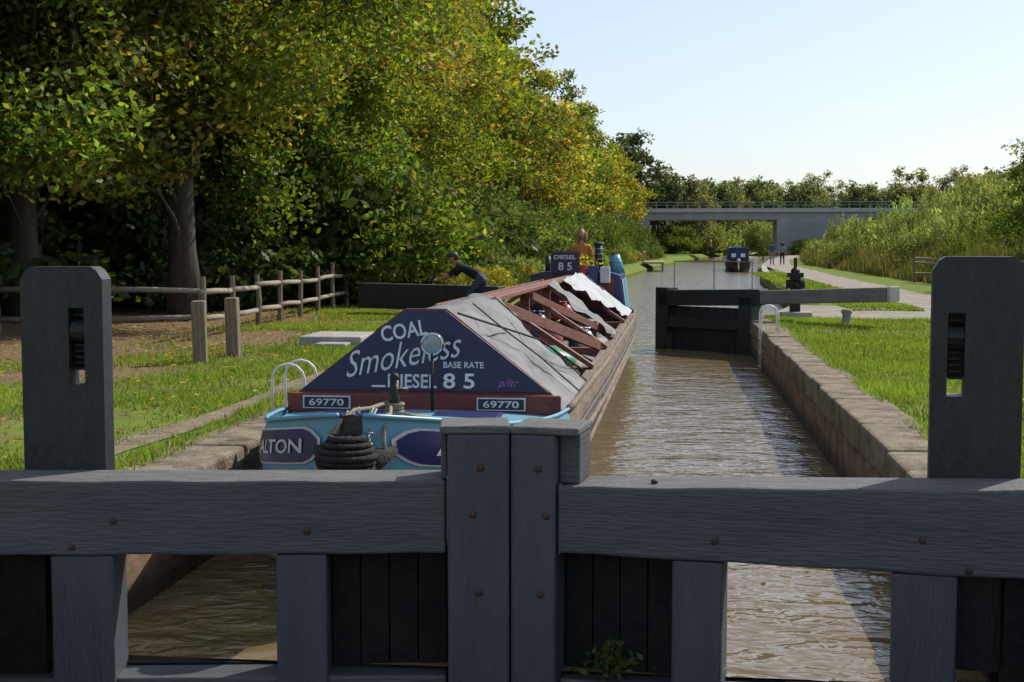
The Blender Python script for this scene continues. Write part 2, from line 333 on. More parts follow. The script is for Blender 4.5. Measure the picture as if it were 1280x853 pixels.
B={'h1':make_bush('bush1',21,3,2.2,55,180,.085,'hedge'),'h2':make_bush('bush2',22,3.2,2.0,55,180,.085,'green'),
   'd1':make_bush('bush3',23,3.2,2.3,50,90,.14,'dark'),'g1':make_bush('bush5',25,2.8,2.2,50,180,.085,'gold'),
   'w1':make_scrub('scrub1',41,3.4,1.9,120,90,.11,'willow'),'w2':make_scrub('scrub2',42,4.2,1.7,100,100,.11,'willow'),'w3':make_scrub('scrub3',43,3.0,2.2,120,90,.11,'hedge')}
def place_tree(name,key,x,y,s=1,rz=None,z=0,parent=None,sz=None):
    rz=random.uniform(0,6.28) if rz is None else rz
    e=empty(name,(x,y,z),rz) if parent is None else parent
    cr,tk=T[key]
    for nm,me in (('crown',cr),('trunk',tk)):
        o=bpy.data.objects.new(nm,me); col.objects.link(o); o.parent=e
        if parent is not None: o.location=(x,y,z); o.rotation_euler[2]=rz
        o.scale=(s,s,sz or s)
    return e
def place_bush(parent,key,x,y,s=1,z=0,sz=None):
    o=bpy.data.objects.new('bush',B[key]); col.objects.link(o); o.parent=parent; o.location=(x,y,z); o.rotation_euler[2]=random.uniform(0,6.28); o.scale=(s,s*random.uniform(.85,1.15),sz or s*random.uniform(.85,1.15))

# ---------------------------------------------------------------- ground / canal
ys=[-30,-10,0,5,10,15,20,25,29,31,33,36,40,45,52,60,70,80,92,105,120,140,160,180,205,230,250,262]
def xr(y): return float(np.interp(y,[-30,30.5,32,36,45,80,105,120,170,262],[1.95,1.95,2.3,3.0,3.9,5.2,6.8,7.6,12,24]))
def xl(y): return float(np.interp(y,[-30,30.5,33,50,80,105,120,170,262],[-3.6,-3.6,-4.0,-4.0,-3.2,-2.2,-1.6,1.5,10]))
def gz(x,y):
    if y>900: return 0
    z=0
    if x<-12: z+=min(1.6,(-12-x)*.12)
    return z
ys2=ys+[275,320,400,600,1000,2500]
mb=MB()
offs=[0,.9,2.5,5,8,12,20,60,300,1500]
for side in (-1,1):
    rows=[]
    for y in ys2:
        if y<=262: e=xl(y) if side<0 else xr(y)
        else: e=17
        row=[]
        soft=y>31.5 and y<=262
        if y<=262: row.append((e,y,-2.6))
        else: row.append((e,y,0))
        for i,o in enumerate(offs):
            x=e+side*o; z=gz(x,y)
            if i==0 and soft: z=-.45
            row.append((x,y,z))
        rows.append(row)
    n=len(rows[0]); vs=[p for r in rows for p in r]; fs=[]
    for i in range(len(rows)-1):
        for k in range(n-1):
            f=(i*n+k,i*n+k+1,(i+1)*n+k+1,(i+1)*n+k); fs.append(f if side>0 else f[::-1])
    mb.add(vs,fs)
mb.add([(10,262,-1.6),(24,262,-1.6),(17,262,0.0),(17,275,0)],[(0,1,2)])
mb.obj('ground','ground')
MB().add([(-9,7.18,WZ),(40,7.18,WZ),(40,300,WZ),(-9,300,WZ)],[(0,1,2,3)]).obj('water','water')
MB().add([(-9,-40,-2.3),(9,-40,-2.3),(9,7.5,-2.3),(-9,7.5,-2.3)],[(0,1,2,3)]).obj('water','water')

for nm,x0,x1,xc0,xc1,sd in (('lock_wall',1.68,2.2,1.66,2.20,1),('lock_wall',-3.85,-3.32,-3.86,-3.3,-1)):
    cx=(x0+x1)/2; e=empty(nm,(cx,12,0))
    MB().box((0,7.35,-1.6),(x1-x0,24.3,2.7)).box((sd*.16,-21.5,-1.5),(.30,33,2.98)).obj('masonry','brick',e)
    c=MB(); y=-4.75
    while y<19:
        L=random.uniform(.8,1.6); j=random.uniform(-.018,.018); c.box(((xc0+xc1)/2-cx+j,y+L/2,-.115+random.uniform(-.01,.01)),(xc1-xc0,L-.02,.28),0,Matrix.Rotation(random.uniform(-.008,.008),3,'Z')@Matrix.Rotation(random.uniform(-.012,.012),3,'Y')); y+=L
    c.obj('coping_stones','coping',e,bevel=.028)

def strip(name,pts,w,z,m,jit=.12):
    vs=[];fs=[]; rng=random.Random(7)
    P=[]
    for i in range(len(pts)-1):
        n=max(1,int((Vector(pts[i+1])-Vector(pts[i])).length/1.0))
        P+=[Vector(pts[i]).lerp(Vector(pts[i+1]),k/n) for k in range(n)]
    P.append(Vector(pts[-1]))
    for i,p in enumerate(P):
        d=(P[min(i+1,len(P)-1)]-P[max(0,i-1)]).normalized(); nrm=Vector((d.y,-d.x))
        a=p-nrm*(w/2+rng.uniform(-jit,jit)); b=p+nrm*(w/2+rng.uniform(-jit,jit)); vs+=[(a.x,a.y,z),(b.x,b.y,z)]
    for i in range(len(P)-1): fs.append((2*i,2*i+1,2*i+3,2*i+2))
    return MB().add(vs,fs).obj(name,m)
strip('towpath',[(11.5,-5),(9.5,10),(8,25),(7.2,34),(7.0,45),(7.2,70),(8.0,105),(11,140),(16,180),(24,240)],2.1,.012,'gravel')
MB().add([(2.22,29.2,.008),(6.6,29.6,.008),(6.8,31,.008),(6.4,34.5,.008),(3.2,36.2,.008),(2.6,33,.008)],[(0,1,2,3,4,5)]).obj('gravel_apron','gravel')
strip('canal_edging',[(3.3,37),(4.2,45),(5.5,80),(7.0,104)],.35,.02,'concrete',.04)
strip('dirt_path',[(-4.25,9),(-4.2,14),(-4.25,20),(-4.4,28)],.42,.010,mat('dirt',(.15,.11,.07),(.24,.18,.12),.95,5,.8,40,c3=(.09,.10,.035),c3scale=3,c3lo=.5,c3hi=.6),.14)

# grass blades (one mesh)
rng=np.random.default_rng(5)
def blades(n,x0,x1,y0,y1,h,w,bias=1.6):
    u=rng.uniform(0,1,n)**bias; y=y0+(y1-y0)*u; x=rng.uniform(x0,x1,n); return x,y,np.full(n,h),np.full(n,w)
parts=[blades(100000,-11,-4.3,9,20,.055,.008,1.2),blades(60000,-9,-4.3,19,34,.06,.012,1),blades(100000,2.2,8.2,8,20,.055,.008,1.2),blades(60000,2.2,7.5,19,29.3,.06,.012,1),blades(20000,4.3,6,33,75,.08,.03,1.3),blades(12000,2.06,2.45,8,30,.08,.008,1),blades(9000,-4.05,-3.70,8,30,.07,.008,1)]
x=np.concatenate([p[0] for p in parts]);y=np.concatenate([p[1] for p in parts]);h=np.concatenate([p[2] for p in parts]);w=np.concatenate([p[3] for p in parts])
fx=np.array([mnoise.noise(Vector((a*.5,b*.5,0))) for a,b in zip(x,y)])
keep=(x>-4.6)|(rng.uniform(size=len(x))<np.clip(1.0-(-4.6-x)*.24+fx*1.3,.04,1)); keep&=(rng.uniform(size=len(x))<np.clip(.72+fx*1.5,.2,1))
x,y,h,w,fx=x[keep],y[keep],h[keep],w[keep],fx[keep]; n=len(x); h=h*rng.uniform(.5,1.3,n)*(1+fx*.6)
a=rng.uniform(0,6.28,n); b=rng.normal(size=(n,2))*.35*h[:,None]
v=np.zeros((n,3,3)); v[:,0]=np.stack([x-np.cos(a)*w,y-np.sin(a)*w,0*x],1); v[:,1]=np.stack([x+np.cos(a)*w,y+np.sin(a)*w,0*x],1); v[:,2]=np.stack([x+b[:,0],y+b[:,1],h],1)
cc=np.array([.130,.190,.028])[None]*rng.uniform(.65,1.35,(n,1))*(1+fx[:,None]*.6); yl=rng.uniform(size=n)<.12; cc[yl]=np.array([.22,.19,.07])
gm=npmesh('grass',v.reshape(-1,3),3,cc,M['grassb']); col.objects.link(bpy.data.objects.new('grass',gm))
# fallen leaves
n=9000; X=np.concatenate([rng.uniform(-11,-3.4,n),rng.uniform(2,7,400),rng.uniform(-3.3,1.6,120)]); Y=np.concatenate([9+25*rng.uniform(0,1,n),rng.uniform(8,28,400),rng.uniform(7.4,14,120)])
Z=np.concatenate([rng.uniform(.02,.06,n),rng.uniform(.03,.06,400),np.full(120,WZ+.006)])
k=rng.uniform(size=len(X))<np.where(X<-3.35,np.clip((-X-3)/5,.1,1),1); X,Y,Z=X[k],Y[k],Z[k]; c=np.stack([X,Y,Z],1)
lv=leafverts(rng,c,rng.uniform(.025,.05,len(c)),flat=.93)
lv=lv.reshape(-1,4,3); lv[:,:,2]=c[:,2:3]+np.where(c[:,2:3]<-.4,0,(lv[:,:,2]-c[:,2:3])*.4); lv=lv.reshape(-1,3)
pal=np.array([(.30,.20,.05),(.24,.12,.04),(.14,.08,.03),(.34,.26,.08)])
col.objects.link(bpy.data.objects.new('fallen_leaves',npmesh('fallen_leaves',lv,4,pal[rng.integers(0,4,len(c))],M['leaf'])))

# ---------------------------------------------------------------- trees on the left
rowA=[('B',-12.8,19.5,1.0),('A',-12.6,25.0,1.0),('A',-9.9,27.5,1.0),('C',-13.5,32,1.05),('B',-10.6,35,1.0),('A',-10.9,42,1.02),('E',-12,48,1.12),('A',-10.8,54,1.0),('a',-10.6,61,.98),
('b',-11,69,1.05),('a',-10.6,78,1.0),('c',-10.4,88,.98),('a',-10.2,99,1.0),('c',-9.9,111,.95),('b',-9.5,124,1.0),('c',-8.8,139,.97),('a',-7.9,155,.92),('c',-7,172,.9),('b',-7,188,.85)]
for k_,x_,y_,s_ in rowA: place_tree('broadleaf_tree',k_,x_,y_,s_)
bk=empty('woodland_background',(0,0,0))
yy=16
while yy<190:
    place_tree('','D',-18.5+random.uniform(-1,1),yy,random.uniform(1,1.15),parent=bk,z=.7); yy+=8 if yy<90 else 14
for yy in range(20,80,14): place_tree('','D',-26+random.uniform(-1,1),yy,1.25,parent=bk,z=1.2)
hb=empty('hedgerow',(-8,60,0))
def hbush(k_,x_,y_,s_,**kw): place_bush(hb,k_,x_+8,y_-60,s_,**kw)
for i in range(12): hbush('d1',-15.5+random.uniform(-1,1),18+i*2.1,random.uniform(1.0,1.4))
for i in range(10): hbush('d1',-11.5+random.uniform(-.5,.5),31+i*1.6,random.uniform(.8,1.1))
yy=36
while yy<185:
    xx=-8.0 if yy<60 else (-7.4 if yy<110 else float(np.interp(yy,[110,185],[-6.6,-3.5])))
    hbush(random.choice(['h1','h2','w3','h1','d1']),xx+random.uniform(-.8,.6),yy,random.uniform(.8,1.5)); 
    hbush(random.choice(['h1','d1']),xx-2.6,yy+1,random.uniform(1.2,1.9)); yy+=3.0 if yy<90 else 5.5
yy=37
while yy<150:
    hbush(random.choice(['w3','w1','g1']),xl(yy)-1.4+random.uniform(-.3,.2),yy,random.uniform(.25,.5)); yy+=2 if yy<80 else 4

# ---------------------------------------------------------------- right bank vegetation
hr=empty('scrub_hedge',(13,80,0))
yy=46
while yy<200:
    base=float(np.interp(yy,[40,60,105,140,200],[14.2,12.3,12.2,15,24]))
    if random.random()<.7: place_bush(hr,random.choice(['w1','w3','h1']),base-13+random.uniform(-.7,.7),yy-80,random.uniform(.4,.75))
    place_bush(hr,random.choice(['w1','w2','w3','h1','w3']),base+2.5-13+random.uniform(-.9,.9),yy-80,random.uniform(.65,1.1)); 
    place_bush(hr,random.choice(['w1','w2','h2','w3']),base+6-13+random.uniform(-1,1),yy-80+1,random.uniform(.9,1.45)); yy+=2.6 if yy<90 else 4.4
n=46000; Y=38+150*rng.uniform(0,1,n)**1.5; bx=np.interp(Y,[38,60,105,140,190],[11.6,10.2,10.2,13,21]); X=bx+rng.uniform(0,1,n)**.8*3.4
pn=np.array([mnoise.noise(Vector((a*.35,b*.25,3))) for a,b in zip(X,Y)])
Hh=rng.uniform(.5,1.5,n)*(.55+.45*np.clip((X-bx)/1.5,0,1))*(1+pn*1.1); W=rng.uniform(.010,.026,n)*(1+Y/80)
a=rng.uniform(0,6.28,n); b=rng.normal(size=(n,2))*.22*Hh[:,None]
v=np.zeros((n,3,3)); v[:,0]=np.stack([X-np.cos(a)*W,Y-np.sin(a)*W,0*X],1); v[:,1]=np.stack([X+np.cos(a)*W,Y+np.sin(a)*W,0*X],1); v[:,2]=np.stack([X+b[:,0],Y+b[:,1],Hh],1)
pl=np.array([(.13,.14,.055),(.09,.12,.035),(.22,.18,.10),(.15,.10,.055)]); cc=pl[rng.choice(4,n,p=[.3,.42,.16,.12])]*rng.uniform(.7,1.2,(n,1))
col.objects.link(bpy.data.objects.new('reeds',npmesh('reeds',v.reshape(-1,3),3,cc,M['grassb'])))
for k_,x_,y_,s_ in [('b',13.3,50.5,.40),('b',15.2,52,.45),('W',25,85,.72),('W',31,105,.85),('W',24,118,.7),('F',38,120,.9),('W',30,140,.95),('F',38,150,.9),('W',21,100,.55),('G',27,128,.6)]:
    place_tree('willow_tree' if k_=='W' else 'broadleaf_tree',k_,x_,y_,s_)
dt=empty('distant_treeline',(0,0,0))
for x_,y_,k_,s_ in [(-11,205,'K',1.35),(-6,214,'K',1.45),(-1,218,'K',1.15),(1,225,'F',1.3),(5,222,'G',1.0),(8,235,'F',1.15),(11,240,'G',1.1),(14,250,'F',1.25),(17,245,'F',1.05),(20,262,'S',1.25),(23,250,'F',1.1),(27,262,'S',1.25),(30,250,'G',1.05),(-2,250,'S',1.4),(5,262,'K',1.25),(12,275,'K',1.15),
   (34,245,'F',1.15),(38,240,'F',1.05),(41,250,'G',1.2),(45,238,'F',1.1),(48,240,'S',1.3),(55,235,'F',1.25),(62,250,'G',1.25),(36,215,'F',1.0),(45,205,'W',1.4),(50,190,'F',1.1),(56,205,'F',1.15),(66,215,'G',1.1),(74,240,'F',1.3),(30,290,'F',1.3),(20,300,'K',1.2),(40,300,'F',1.3),(52,290,'G',1.4),(66,300,'F',1.4),(80,290,'F',1.4),(90,270,'F',1.4),
   (36,170,'W',1.1),(45,165,'W',1.2),(53,172,'W',1.35),(62,180,'F',1.2)]:
    place_tree('',k_,x_,y_,s_*random.uniform(.85,1.1),parent=dt)
for i in range(22): place_bush(dt,random.choice(['h1','h2','w1']),-8+i*2.4,214+random.uniform(-3,25),random.uniform(1.3,2.0))
for i in range(10): place_bush(dt,random.choice(['h1','h2','w1']),18+i*1.6,194+random.uniform(-2,2),random.uniform(.8,1.1))

# ---------------------------------------------------------------- bridge
br=empty('road_bridge',(10,200,0))
MB().box((0,0,5.55),(90,7,1.15)).obj('deck','bridgec',br,bevel=.05)
MB().box((0,-3.62,6.35),(90,.3,.55)).box((0,3.6,6.35),(90,.3,.55)).obj('edge_beam',mat('bridge_edge',(.36,.36,.36),(.44,.44,.43),.9,.8),br)
rl=MB()
for i in range(61): rl.box((-45+i*1.5,-3.6,7.05),(.08,.08,.86))
rl.box((0,-3.6,7.5),(90,.1,.09)); rl.box((0,-3.6,7.1),(90,.06,.06)); rl.obj('parapet_rail','bridgec',br)
MB().box((11.5,0,2.6),(13,8.4,4.95)).box((-25,0,2.5),(24,8,4.9)).obj('abutment','bridgec',br,bevel=.05)

# ---------------------------------------------------------------- lock gates
def near_gate(side):
    g=empty('lock_gate',(-.83,7.1,0), R(8) if side<0 else R(-8))
    S=side
    def X(a,b): return (S*a,S*b) if S>0 else (-b,-a)
    def bx(mb,a,b,y0,y1,z0,z1,m=0):
        p,q=X(a,b); mb.box(((p+q)/2,(y0+y1)/2,(z0+z1)/2),(q-p,y1-y0,z1-z0),m)
    beam=MB(); 
    if S>0: s0,top0,top1,b0=.262,.330,.418,-.03
    else: s0,top0,top1,b0=.345,.350,.360,-.045
    L=5.2; steps=26; vs=[]
    for i in range(steps+1):
        t=i/steps; a=s0+(L-s0)*t; tz=top0+(top1-top0)*min(1,(a-s0)/2.4); wz=.004*math.sin(i*1.7); wy=.004*math.sin(i*2.3)
        xx=S*a; vs+=[(xx,0+wy,b0+wz),(xx,.34,b0),(xx,.34,tz),(xx,.0+wy,tz-.004+wz)]
    fs=[];ms=[]
    for i in range(steps):
        for k in range(4):
            f=(i*4+k,(i+1)*4+k,(i+1)*4+(k+1)%4,i*4+(k+1)%4); fs.append(f if S<0 else f[::-1]); ms.append(1 if k==2 else 0)
    fs.append((0,1,2,3)); ms.append(0); fs.append(tuple(steps*4+k for k in (3,2,1,0))); ms.append(0)
    beam.v+=vs; beam.f+=fs; beam.m+=ms
    beam.obj('balance_beam',['gate','gatetop'],g,bevel=.014)
    mp=MB(); 
    if S<0:
        bx(mp,.006,.335,-.03,.30,-3,.60)
        mp.obj('mitre_post','gatebluer',g,bevel=.016)
        c=MB(); bx(c,.004,.375,-.036,.31,.60,.645); c.obj('post_cap','gatetop',g,bevel=.012)
        c=MB(); bx(c,.337,.370,.03,.30,top0+.004,.598); c.obj('post_shoulder','gate',g,bevel=.008)
    else:
        bx(mp,.006,.25,-.03,.32,-3,.60)
        mp.obj('mitre_post','gatebluer',g,bevel=.016)
        c=MB(); bx(c,.004,.375,-.036,.34,.60,.642); c.obj('post_cap','gatetop',g,bevel=.012)
        c=MB(); bx(c,.252,.365,.05,.33,top0+.004,.598); c.obj('post_shoulder','gate',g,bevel=.01)
    c=MB(); bx(c,-.05,.05,.303 if S<0 else .323,.36,-3,.58); c.obj('mitre_seal','wetwood',g)
    fr=MB()
    if S<0: posts=[(.98,1.25),(2.11,2.44)]; dark=(.345,.975); mid=(.345,2.9)
    else: posts=[(.86,1.12),(1.96,2.27)]; dark=(.256,.855); mid=(.256,2.45)
    for a,b in posts: bx(fr,a,b,.015,.30,-3,b0-.005)
    fr.obj('frame_posts','gatebluer',g,bevel=.012)
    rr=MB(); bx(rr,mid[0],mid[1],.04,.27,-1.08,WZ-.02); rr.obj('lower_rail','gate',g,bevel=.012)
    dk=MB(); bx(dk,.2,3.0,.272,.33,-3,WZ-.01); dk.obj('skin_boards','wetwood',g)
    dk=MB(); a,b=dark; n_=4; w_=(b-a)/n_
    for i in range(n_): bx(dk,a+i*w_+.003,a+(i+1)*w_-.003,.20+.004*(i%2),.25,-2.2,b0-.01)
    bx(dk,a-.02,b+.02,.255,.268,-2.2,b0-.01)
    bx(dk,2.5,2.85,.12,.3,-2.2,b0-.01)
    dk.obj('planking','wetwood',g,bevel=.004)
    bl=MB(); 
    for (x_,z_) in [(.2,.17),(.17,-.25),(.16,.42)]: bl.ball((S*x_,-.032,z_),(.020,.014,.020),0,10,6)
    for (x_,z_) in [(1.08,.08),(2.1,.14),(2.32,-.0)]: bl.ball((S*x_,-.004,z_),(.019,.014,.019),0,10,6)
    for a in (.75,1.9): bl.ball((S*a,.12,(top0+top1)/2-.02),(.02,.02,.014),0,10,6)
    bl.obj('bolts','bolt',g,smooth=True)
    pw=.445; pc=2.45 if S<0 else 2.36; ztop=1.475 if S<0 else 1.535
    ps=MB(); y0,y1=.345,.53
    sx0,sx1,sz0,sz1=(.035,.12,.82,1.25)
    if S>0: sx0,sx1=-.145,-.06
    ps.prism([(-pw/2,-.6),(sx0,-.6),(sx0,ztop-.02),(-pw/2+.03,ztop-.02),(-pw/2,ztop-.07)][::-1],y0,y1)
    ps.prism([(sx1,-.6),(pw/2,-.6),(pw/2,ztop-.07),(pw/2-.03,ztop-.02),(sx1,ztop-.02)][::-1],y0,y1)
    ps.prism([(sx0,-.6),(sx1,-.6),(sx1,sz0),(sx0,sz0)][::-1],y0+.001,y1-.001)
    ps.prism([(sx0,sz1),(sx1,sz1),(sx1,ztop-.02),(sx0,ztop-.02)][::-1],y0+.001,y1-.001)
    ps.prism([(-pw/2+.03,ztop-.02),(pw/2-.03,ztop-.02),(pw/2-.06,ztop),(-pw/2+.06,ztop)][::-1],y0,y1)
    o=ps.obj('paddle_stand','blackpaint',g); o.location=(S*pc,0,0)
    rk=MB(); cx=(sx0+sx1)/2; rk.box((cx,.48,(sz0+sz1)/2+.04),(.08,.04,sz1-sz0-.1))
    for i in range(11): rk.box((cx,.44,sz0+.09+i*.033),(.07,.05,.016))
    rk.tube([(cx-.042,.42,1.12),(cx+.042,.42,1.12)],.07,14)
    o=rk.obj('paddle_rack','iron',g,bevel=.003); o.location=(S*pc,0,0)
    return g
gl=near_gate(-1); gr=near_gate(1)
rngw=np.random.default_rng(3); c=rngw.normal(size=(90,3))*np.array([.07,.03,.06])+np.array([-.30,7.10,-.62])
col.objects.link(bpy.data.objects.new('weed_plant',npmesh('weed_plant',leafverts(rngw,c,rngw.uniform(.02,.04,90)),4,np.tile([[.06,.10,.02]],(90,1)),M['leaf'])))

# far gates
g=empty('lock_gate',(1.66,28.6,0),R(-40)) ; 
b=MB(); b.beam((-2.35,0,.42),(.35,0,.5),.36,.34); b.obj('beam_inner','blackpaint',g,bevel=.02)
b=MB(); b.beam((.36,0,.50),(3.30,-.02,.64),.34,.28); b.obj('balance_beam',mat('beam_grey',(.12,.125,.12),(.18,.18,.17),.75,5,.4,20,(.5,2,2)),g,bevel=.02)
b=MB(); b.box((3.35,-.02,.645),(.07,.35,.29)); b.obj('beam_end',mat('beam_end_grey',(.3,.3,.3),(.4,.4,.39),.7,5),g,bevel=.01)
b=MB(); b.box((-2.25,0,-.9),(.34,.36,3.1)); b.box((.0,0,-1.2),(.34,.36,3.4))
for i in range(8): b.box((-1.95+i*.245,.03+.004*(i%2),-.95),(.235,.12,2.4))
b.box((-1.1,-.06,-.1),(2.0,.2,.22)); b.obj('leaf_frame','blackpaint',g,bevel=.012)
b=MB()
for x_ in (-2.2,-1.1,-.1): b.tube([(x_,.2,.55),(x_,.2,1.22)],.013,6)
b.tube([(-2.2,.2,1.22),(-.1,.2,1.22)],.013,6); b.obj('handrail','chain',g)
g=empty('lock_gate',(-3.62,29.3,0),R(165))
b=MB(); b.beam((0,0,.40),(3.4,0,.44),.42,.56); b.obj('balance_beam','blackpaint',g,bevel=.02)
b=MB(); b.box((0,0,-.9),(.34,.36,2.2)); b.box((-.16,1.2,-1.0),(.14,2.2,1.9)); b.obj('leaf_frame','blackpaint',g,bevel=.015)

g=empty('paddle_gear',(2.72,30.2,0))
b=MB(); b.box((0,0,.45),(.22,.2,.9)); b.box((0,0,.92),(.34,.28,.1)); b.tube([(-.2,-.05,.72),(.2,-.05,.72)],.1,14); b.box((.0,.0,1.05),(.07,.07,.5)); b.torus((0,-.16,.72),.12,.02,0,'Y'); b.ball((0,0,1.0),(.1,.1,.09)); b.tube([(0,-.18,.72),(.13,-.2,.6),(.13,-.28,.6)],.018,6)
b.obj('stand','iron',g,bevel=.01)
b=MB(); b.box((0,0,.06),(.7,.6,.12)); b.obj('base','concrete',g,bevel=.02)

def hoops(x,y,h,dirx,sz=.42):
    g=empty('ladder_handrail',(x,y,0)); b=MB()
    for dy in (0,sz):
        pts=[(dirx*.30,dy,.0),(dirx*.30,dy,h*.6)]
        for k in range(7): t=math.pi*k/6; pts.append((dirx*(.15+.15*math.cos(t)),dy,h*.72+h*.28*math.sin(t)))
        pts+=[(0,dy,h*.4),(0,dy,-.6)]
        b.tube(pts,.013,8)
    for z in (-.1,-.35,-.6): b.tube([(0,0,z),(0,sz,z)],.012,6)
    b.obj('hoops','white',g,smooth=True)
hoops(-3.26,11.9,.52,-1); hoops(1.62,24.4,.5,1,.5)
def bollard(x,y,h=.32,r=.09,m='concrete'):
    g=empty('mooring_bollard',(x,y,0)); b=MB(); b.tube([(0,0,-.02),(0,0,h*.15),(0,0,h*.7),(0,0,h*.8),(0,0,h*.95),(0,0,h)],[r*1.25,r,r*.9,r*1.25,r*1.2,r*.8],14); b.obj('bollard_body',m,g,smooth=True)
bollard(3.45,27.2); bollard(5.2,19.3,.18,.1,'white'); bollard(-3.7,20.5,.3,.09,'iron'); bollard(4.4,39,.3)
g=empty('mooring_bollard',(5.15,19.0,0)); b=MB(); b.tube([(-.25,0,.1),(.1,0,.1)],.018,6); b.ball((-.25,0,.1),.03); b.tube([(0,0,0),(0,0,.12)],.03,8); b.obj('bollard_body','chain',g)
g=empty('concrete_slab',(-5.3,21.3,0)); b=MB(); b.box((0,.2,.07),(1.0,1.3,.15)); b.box((.1,-.65,.03),(.5,.4,.07)); b.obj('slab','concrete',g,bevel=.025)
g=empty('mooring_stage',(-1.4,118,0)); b=MB(); b.box((0,0,.02),(1.8,9,.14)); 
for i in range(5):
    for x_ in (-.7,.8): b.box((x_,-4+i*2,-.35),(.16,.16,.8))
for i in range(4): b.box((-.8,-4+i*2.6,.5),(.1,.1,.9))
b.box((-.8,0,.9),(.08,8,.1)); b.obj('deck','fencewood',g,bevel=.02)

def fence(name,p0,p1,n,h=1.0,rails=(.32,.78),r=.055):
    p0,p1=Vector(p0),Vector(p1); g=empty(name,p0); b=MB(); rg=random.Random(n*3+1)
    for i in range(n):
        p=(p1-p0)*i/(n-1); hh=(h+rg.uniform(-.05,.1)); b.tube([(p.x,p.y,-.1),(p.x+rg.uniform(-.03,.03),p.y,hh*.5),(p.x+rg.uniform(-.03,.03),p.y,hh)],[r*1.1,r,r*.9],7,0)
    b.obj('posts','postwood',g)
    b=MB()
    for z in rails:
        for i in range(n-1):
            a=(p1-p0)*i/(n-1); c=(p1-p0)*(i+1)/(n-1); z0=z+rg.uniform(-.04,.04); z1=z+rg.uniform(-.04,.04); mid=(a+c)/2
            b.tube([(a.x,a.y-.07,z0),(mid.x,mid.y-.07,(z0+z1)/2+rg.uniform(-.02,.02)),(c.x,c.y-.07,z1)],[.055,.05,.045],7,0)
    b.obj('rails','fencewood',g,smooth=True)
fence('wooden_fence',(-13.6,22.6,0),(-8.35,23.6,0),4,.85,(.26,.76))
fence('wooden_fence',(-7.7,21.8,0),(-8.3,34.5,0),8,1.05,(.35,.80))
fence('wooden_fence',(10.1,58,0),(13.0,42,0),7,1.1,(.4,.85,1.0))
for x_,y_,rz in ((-6.25,17.6,12),(-6.15,18.7,4)):
    g=empty('timber_post',(x_,y_,0)); b=MB(); b.box((0,0,.40),(.18,.18,.88)); b.obj('post','postwood',g,bevel=.018); g.rotation_euler=(R(1.5),R(-1),R(rz))
g=empty('timber_post',(8.1,25.6,0)); b=MB(); b.box((0,0,.6),(.2,.2,1.3)); b.obj('post','postwood',g,bevel=.02)

# ---------------------------------------------------------------- text helper
def text_mesh(txt,w,h,shear=0,off=.018):
    cu=bpy.data.curves.new('t','FONT'); cu.body=txt; cu.size=1; cu.shear=shear; cu.resolution_u=3; cu.offset=off
    o=bpy.data.objects.new('t',cu); col.objects.link(o); dg=bpy.context.evaluated_depsgraph_get(); me=bpy.data.meshes.new_from_object(o.evaluated_get(dg))
    bpy.data.objects.remove(o)
    P=np.array([v.co[:2] for v in me.vertices]); mn=P.min(0); mx_=P.max(0); P=(P-mn)/(mx_-mn)*np.array([w,h]); F=[tuple(p.vertices) for p in me.polygons]; bpy.data.meshes.remove(me)
    return P,F
def text_plane(name,txt,x,z,w,h,y,m,parent,shear=0,ang=0,my=0,off=.018):
    P,F=text_mesh(txt,w,h,shear,off); ca,sa=math.cos(ang),math.sin(ang); b=MB()
    b.add([(x+p[0]*ca-p[1]*sa,y+my*(z+p[0]*sa+p[1]*ca),z+p[0]*sa+p[1]*ca) for p in P],F); return b.obj(name,m,parent)

# ---------------------------------------------------------------- the coal narrowboat
boat=empty('narrowboat',(-1.92,8.05,0),R(-.35))
SW=[0,.06,.2,.4,.7,1.05,1.5,2.0,2.6,3.2,18,20,20.8,21.3,21.6]; WW=[.07,.15,.28,.45,.66,.84,.98,1.06,1.11,1.12,1.12,1.08,.9,.6,.3]
SG=[0,.5,1,1.6,2.2,2.6,5,8,17,20,21.6]; GG=[.56,.47,.39,.34,.31,.30,.26,.20,.17,.22,.32]
def w_(s): return float(np.interp(s,SW,WW))
def g_(s): return float(np.interp(s,SG,GG))
def hp(s,t,side,off=0):
    w=w_(s); gz_=g_(s); bowf=max(0,1-s/2.5)
    f1=1.0+.06*min(1,bowf*1.5)
    prof={0:(.72-.45*bowf,-1.0),.5:(.93-.18*bowf,-.5),1:(f1,gz_-.38),2:(1,gz_)}
    ks=[0,.5,1,2]; f=np.interp(t,ks,[prof[k][0] for k in ks]); z=np.interp(t,ks,[prof[k][1] for k in ks])
    if t>1: f+=.035*math.sin(math.pi*(t-1))
    rake=np.interp(t,ks,[.9,.30,.02,0])*bowf
    return Vector((side*(w*f+off),s+rake-off*bowf,z))
SS=[0,.03,.06,.12,.2,.3,.4,.55,.7,.88,1.05,1.28,1.5,1.75,2.0,2.3,2.6,3.2,4.5,6,8,10,12,14,16,18,19,20,20.5,20.8,21.05,21.3,21.6]
TT=[0,.25,.5,.75,1,1.25,1.5,1.75,2]
b=MB()
for side in (-1,1):
    vs=[hp(s,t,side) for s in SS for t in TT]; n=len(TT)
    for i in range(len(SS)-1):
        for k in range(n-1):
            f=(i*n+k,(i+1)*n+k,(i+1)*n+k+1,i*n+k+1); 
            m_=0 if TT[k]<1 else (1 if SS[i]<2.55 else 2)
            q=[vs[j] for j in (f if side>0 else f[::-1])]; b.add(q,[(0,1,2,3)],m_)
nT=len(TT)
b.add([hp(0,t,-1) for t in TT]+[hp(0,t,1) for t in TT],[(k,k+nT,k+nT+1,k+1) for k in range(nT-1)],0)
